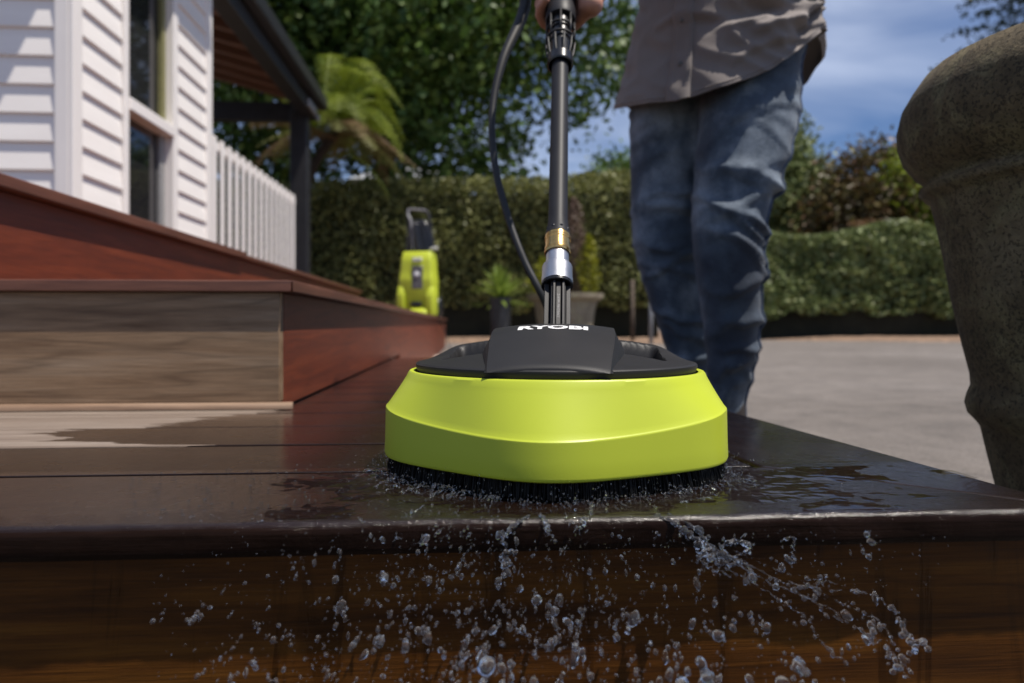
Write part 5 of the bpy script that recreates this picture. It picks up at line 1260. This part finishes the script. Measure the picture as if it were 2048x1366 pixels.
def drop(bm, c, r, sub=2, stretch=None):
    # torn, wobbling drops, mostly drawn out along the way they fly: away from the brush and down
    sd = rw.uniform(0, 50); el = 1+abs(rw.gauss(0, 0.42))
    s = stretch or (rw.uniform(0.7, 1.05)/el**0.4, rw.uniform(0.8, 1.1)/el**0.4, rw.uniform(0.9, 1.15)*el**0.8)
    an = (math.atan2(c[0]-HC.x, 0.30)*-0.8+rw.gauss(0, 0.35)) if stretch is None else 0; ca, sa = math.cos(an), math.sin(an)
    wob = 0.0 if stretch else rw.uniform(0.12, 0.40)
    u = ICO[sub][0]; k = np.array([1+wob*mnoise.noise((q[0]*0.95+sd, q[1]*0.95, q[2]*0.95)) for q in u]); u = u*k[:, None]*np.array(s)
    u = np.stack([u[:, 0]*ca+u[:, 2]*sa, u[:, 1], -u[:, 0]*sa+u[:, 2]*ca], 1)
    bm.add(np.array(c[:])+u*r, sub)
# jets flung out to the right
bm = Spheres()
jets = [([(1405, 1085, .452), (1470, 1118, .447), (1560, 1160, .438), (1650, 1178, .430), (1745, 1188, .424), (1790, 1225, .420), (1812, 1262, .417), (1838, 1290, .415)], .0009, .0015),
        ([(1440, 1112, .448), (1540, 1165, .438), (1640, 1208, .428), (1722, 1262, .420), (1775, 1298, .415), (1800, 1335, .412)], .0011, .0016),
        ([(1430, 1125, .448), (1500, 1162, .44), (1565, 1205, .432), (1615, 1240, .425), (1650, 1292, .418), (1702, 1332, .414)], .0010, .0014),
        ([(1465, 1100, .449), (1555, 1140, .441), (1640, 1160, .435), (1712, 1178, .430)], .0007, .0009),
        ([(1600, 1160, .434), (1680, 1205, .427), (1745, 1235, .421), (1790, 1290, .417)], .0008, .0012),
        ([(1562, 1082, .447), (1590, 1075, .446), (1585, 1098, .444), (1600, 1120, .441), (1655, 1150, .437)], .0011, .0007),
        ([(1480, 1118, .446), (1500, 1145, .444), (1512, 1165, .442)], .0008, .0006)]
for q, a, b in jets: strand(bm, q, a*0.75, b*0.8, 0.45, 0.0022, 0.25); strand(bm, q, a*0.4, b*0.45, 0.7, 0.005, 0.2)
for c, n, sp_, r in (((1832, 1300, .415), 9, 16, .0022), ((1782, 1318, .412), 16, 26, .0020), ((1700, 1215, .428), 5, 14, .0014), ((1570, 1165, .437), 9, 20, .0017), ((1640, 1180, .430), 6, 16, .0014), ((1545, 1200, .434), 8, 20, .0013)):
    for _ in range(n):
        bm.ball(P(c[0]+rw.gauss(0, sp_), c[1]+rw.gauss(0, sp_), c[2]+rw.gauss(0, .004)), r*rw.uniform(0.5, 1.15), 2)
me = remesh(bm.bm(), 0.00048, 6); tag(obj('water_jet', me, M['froth'], None, True), 'threads of water flung off the deck edge to the right', 'water', kind='stuff')
# water pouring over the edge below the brush
bm = Spheres()
for q, a, b in [([(1058, 1030, .462), (1030, 1048, .452), (1008, 1075, .445), (1014, 1110, .440), (1010, 1140, .436), (998, 1172, .432)], .0018, .0030),
                ([(1080, 1028, .462), (1092, 1048, .452), (1098, 1062, .446)], .0018, .0018), ([(1130, 1028, .463), (1142, 1050, .452), (1165, 1062, .446)], .0009, .0010),
                ([(880, 1022, .470), (858, 1050, .458), (838, 1085, .446)], .0012, .0016), ([(800, 1030, .470), (792, 1058, .455), (796, 1080, .445)], .0012, .0012), ([(848, 1010, .476), (820, 1030, .465), (800, 1050, .455)], .0010, .0014),
                ([(1190, 1026, .464), (1168, 1040, .455), (1166, 1052, .450)], .0010, .0012),
                ([(1310, 1032, .466), (1360, 1052, .458), (1395, 1085, .452), (1440, 1112, .448)], .0022, .0030), ([(1335, 1030, .468), (1390, 1058, .459), (1420, 1098, .452), (1412, 1112, .449)], .0020, .0026),
                ([(1440, 1112, .449), (1470, 1112, .447), (1498, 1096, .447), (1480, 1082, .450), (1450, 1085, .452)], .0018, .0020), ([(1430, 1118, .448), (1460, 1130, .446), (1480, 1120, .445)], .0016, .0016),
                ([(1395, 1095, .451), (1400, 1120, .446), (1425, 1138, .443), (1455, 1150, .441)], .0013, .0012),
                ([(760, 985, .49), (790, 975, .50), (830, 982, .495), (862, 992, .486)], .0010, .0008), ([(1360, 1005, .485), (1410, 995, .492), (1450, 985, .50)], .0012, .0008)]:
    strand(bm, q, a*0.62, b*0.62, 0.12, 0.003, 0.35); strand(bm, q, a*0.42, b*0.5, 0.35, 0.006, 0.3)
for _ in range(120):
    t = rw.uniform(math.pi*1.12, math.pi*1.92); r_ = outline(t)*0.985; l = rw.uniform(0.006, 0.034); hz = rw.uniform(0.0, 0.006); dt = rw.uniform(-.06, .06)
    a_, b_, c_ = [MH0 @ Vector(((r_+l*q)*math.cos(t+dt*q), (r_+l*q)*math.sin(t+dt*q), 0.0006+hz*4*q*(1-q))) for q in (0, 0.5, 1)]
    for v_ in (b_, c_):
        if v_.y < YF: v_.z -= (YF-v_.y)*rw.uniform(0.3, 1.2)
    pts = spline([a_, b_, c_], 14); ph = rw.uniform(0, 99); r0 = rw.uniform(.0005, .0011)
    for i, p in enumerate(pts):
        if mnoise.noise((i*0.2, ph, 0)) > -0.25: bm.ball(p+Vector((mnoise.noise((i*.15, ph, 1)), 0, mnoise.noise((i*.15, ph, 2))))*0.0025, r0*(0.45+1.5*abs(mnoise.noise((i*0.12, ph, 5)))))
me = remesh(bm.bm(), 0.00048, 5); tag(obj('water_spill', me, M['froth'], None, True), 'ropes of water spilling over the front edge under the brush', 'water', kind='stuff')
# flying drops
bm = Spheres()
def rndpix():
    while True:
        px = rw.gauss(1020, 300) if rw.random() < 0.82 else rw.uniform(300, 1800); py = 1045+360*rw.random()**0.8
        if 300 < px < 1850 and py > 1050+0.10*max(0, 760-px): return px, py
for i in range(720):
    px, py = rndpix(); d = 0.452-0.062*((py-1045)/340)+rw.uniform(-.03, .012)
    r = min(0.0042, 0.00098*math.exp(rw.gauss(0, 0.58)))*(0.7+0.5*(py-1045)/340)
    drop(bm, P(px, py, d), r, 3 if r > 0.0016 else 2)
    if rw.random() < 0.42:
        a = rw.uniform(-0.9, 0.9)+math.pi/2
        for k in range(rw.randint(1, 4)):
            q = (k+1)*rw.uniform(7, 14); drop(bm, P(px+math.cos(a)*q+rw.gauss(0, 4), py-math.sin(a)*q+rw.gauss(0, 4), d+rw.gauss(0, .002)), r*rw.uniform(0.35, 0.8), 2)
for i in range(900):     # fine spray
    px, py = rndpix(); d = 0.455-0.055*((py-1045)/340)+rw.uniform(-.03, .02); drop(bm, P(px, py, d), rw.uniform(.00018, .00055), 1)
for i in range(70):    # sparse fine drops at the right
    drop(bm, P(rw.uniform(1480, 1900), rw.uniform(1060, 1180), rw.uniform(.42, .455)), rw.uniform(.0002, .0005), 2)
tag(obj('water_drops', bm.mesh('drops'), M['drops'], None, True), 'clear drops of water flying in front of the deck', 'water', kind='stuff')
# spatter and froth at the foot of the brush and on the boards
bm = Spheres()
for i in range(1500):
    t = rw.uniform(math.pi*0.93, math.pi*2.07); e = rw.expovariate(1/0.011); r_ = outline(t)*0.985+e-0.004
    w = MH0 @ Vector((r_*math.cos(t), r_*math.sin(t), 0)); hz = abs(rw.gauss(0, 0.0075))*(1 if rw.random() < 0.5 else 0.15)
    if w.y < YF-0.004: hz -= rw.uniform(0, 0.02)
    rr = rw.uniform(.00022, .00062)*(1.5 if rw.random() < 0.1 else 1)
    drop(bm, Vector((w.x, w.y, max(hz, 0)+0.0004)) if w.y > YF else Vector((w.x, w.y, hz)), rr, 1 if rr < .0004 else 2)
for i in range(260):
    c = G(rw.uniform(250, 1000), rw.uniform(925, 1045), 0.0)
    if (c-HC).length > 0.17 and c.y > YF+0.004: drop(bm, c+Vector((0, 0, 0.0002)), rw.uniform(.0003, .0008), 2, (1.2, 1.2, 0.7))
for i in range(60):
    c = G(rw.uniform(1400, 1800), rw.uniform(940, 1020), 0.0)
    if (c-HC).length > 0.17 and c.y > YF+0.004: drop(bm, c+Vector((0, 0, 0.0002)), rw.uniform(.0003, .0008), 2, (1.2, 1.2, 0.7))
tag(obj('water_spatter', bm.mesh('spatter'), M['froth'], None, True), 'fine spatter and froth at the foot of the brush', 'water', kind='stuff')
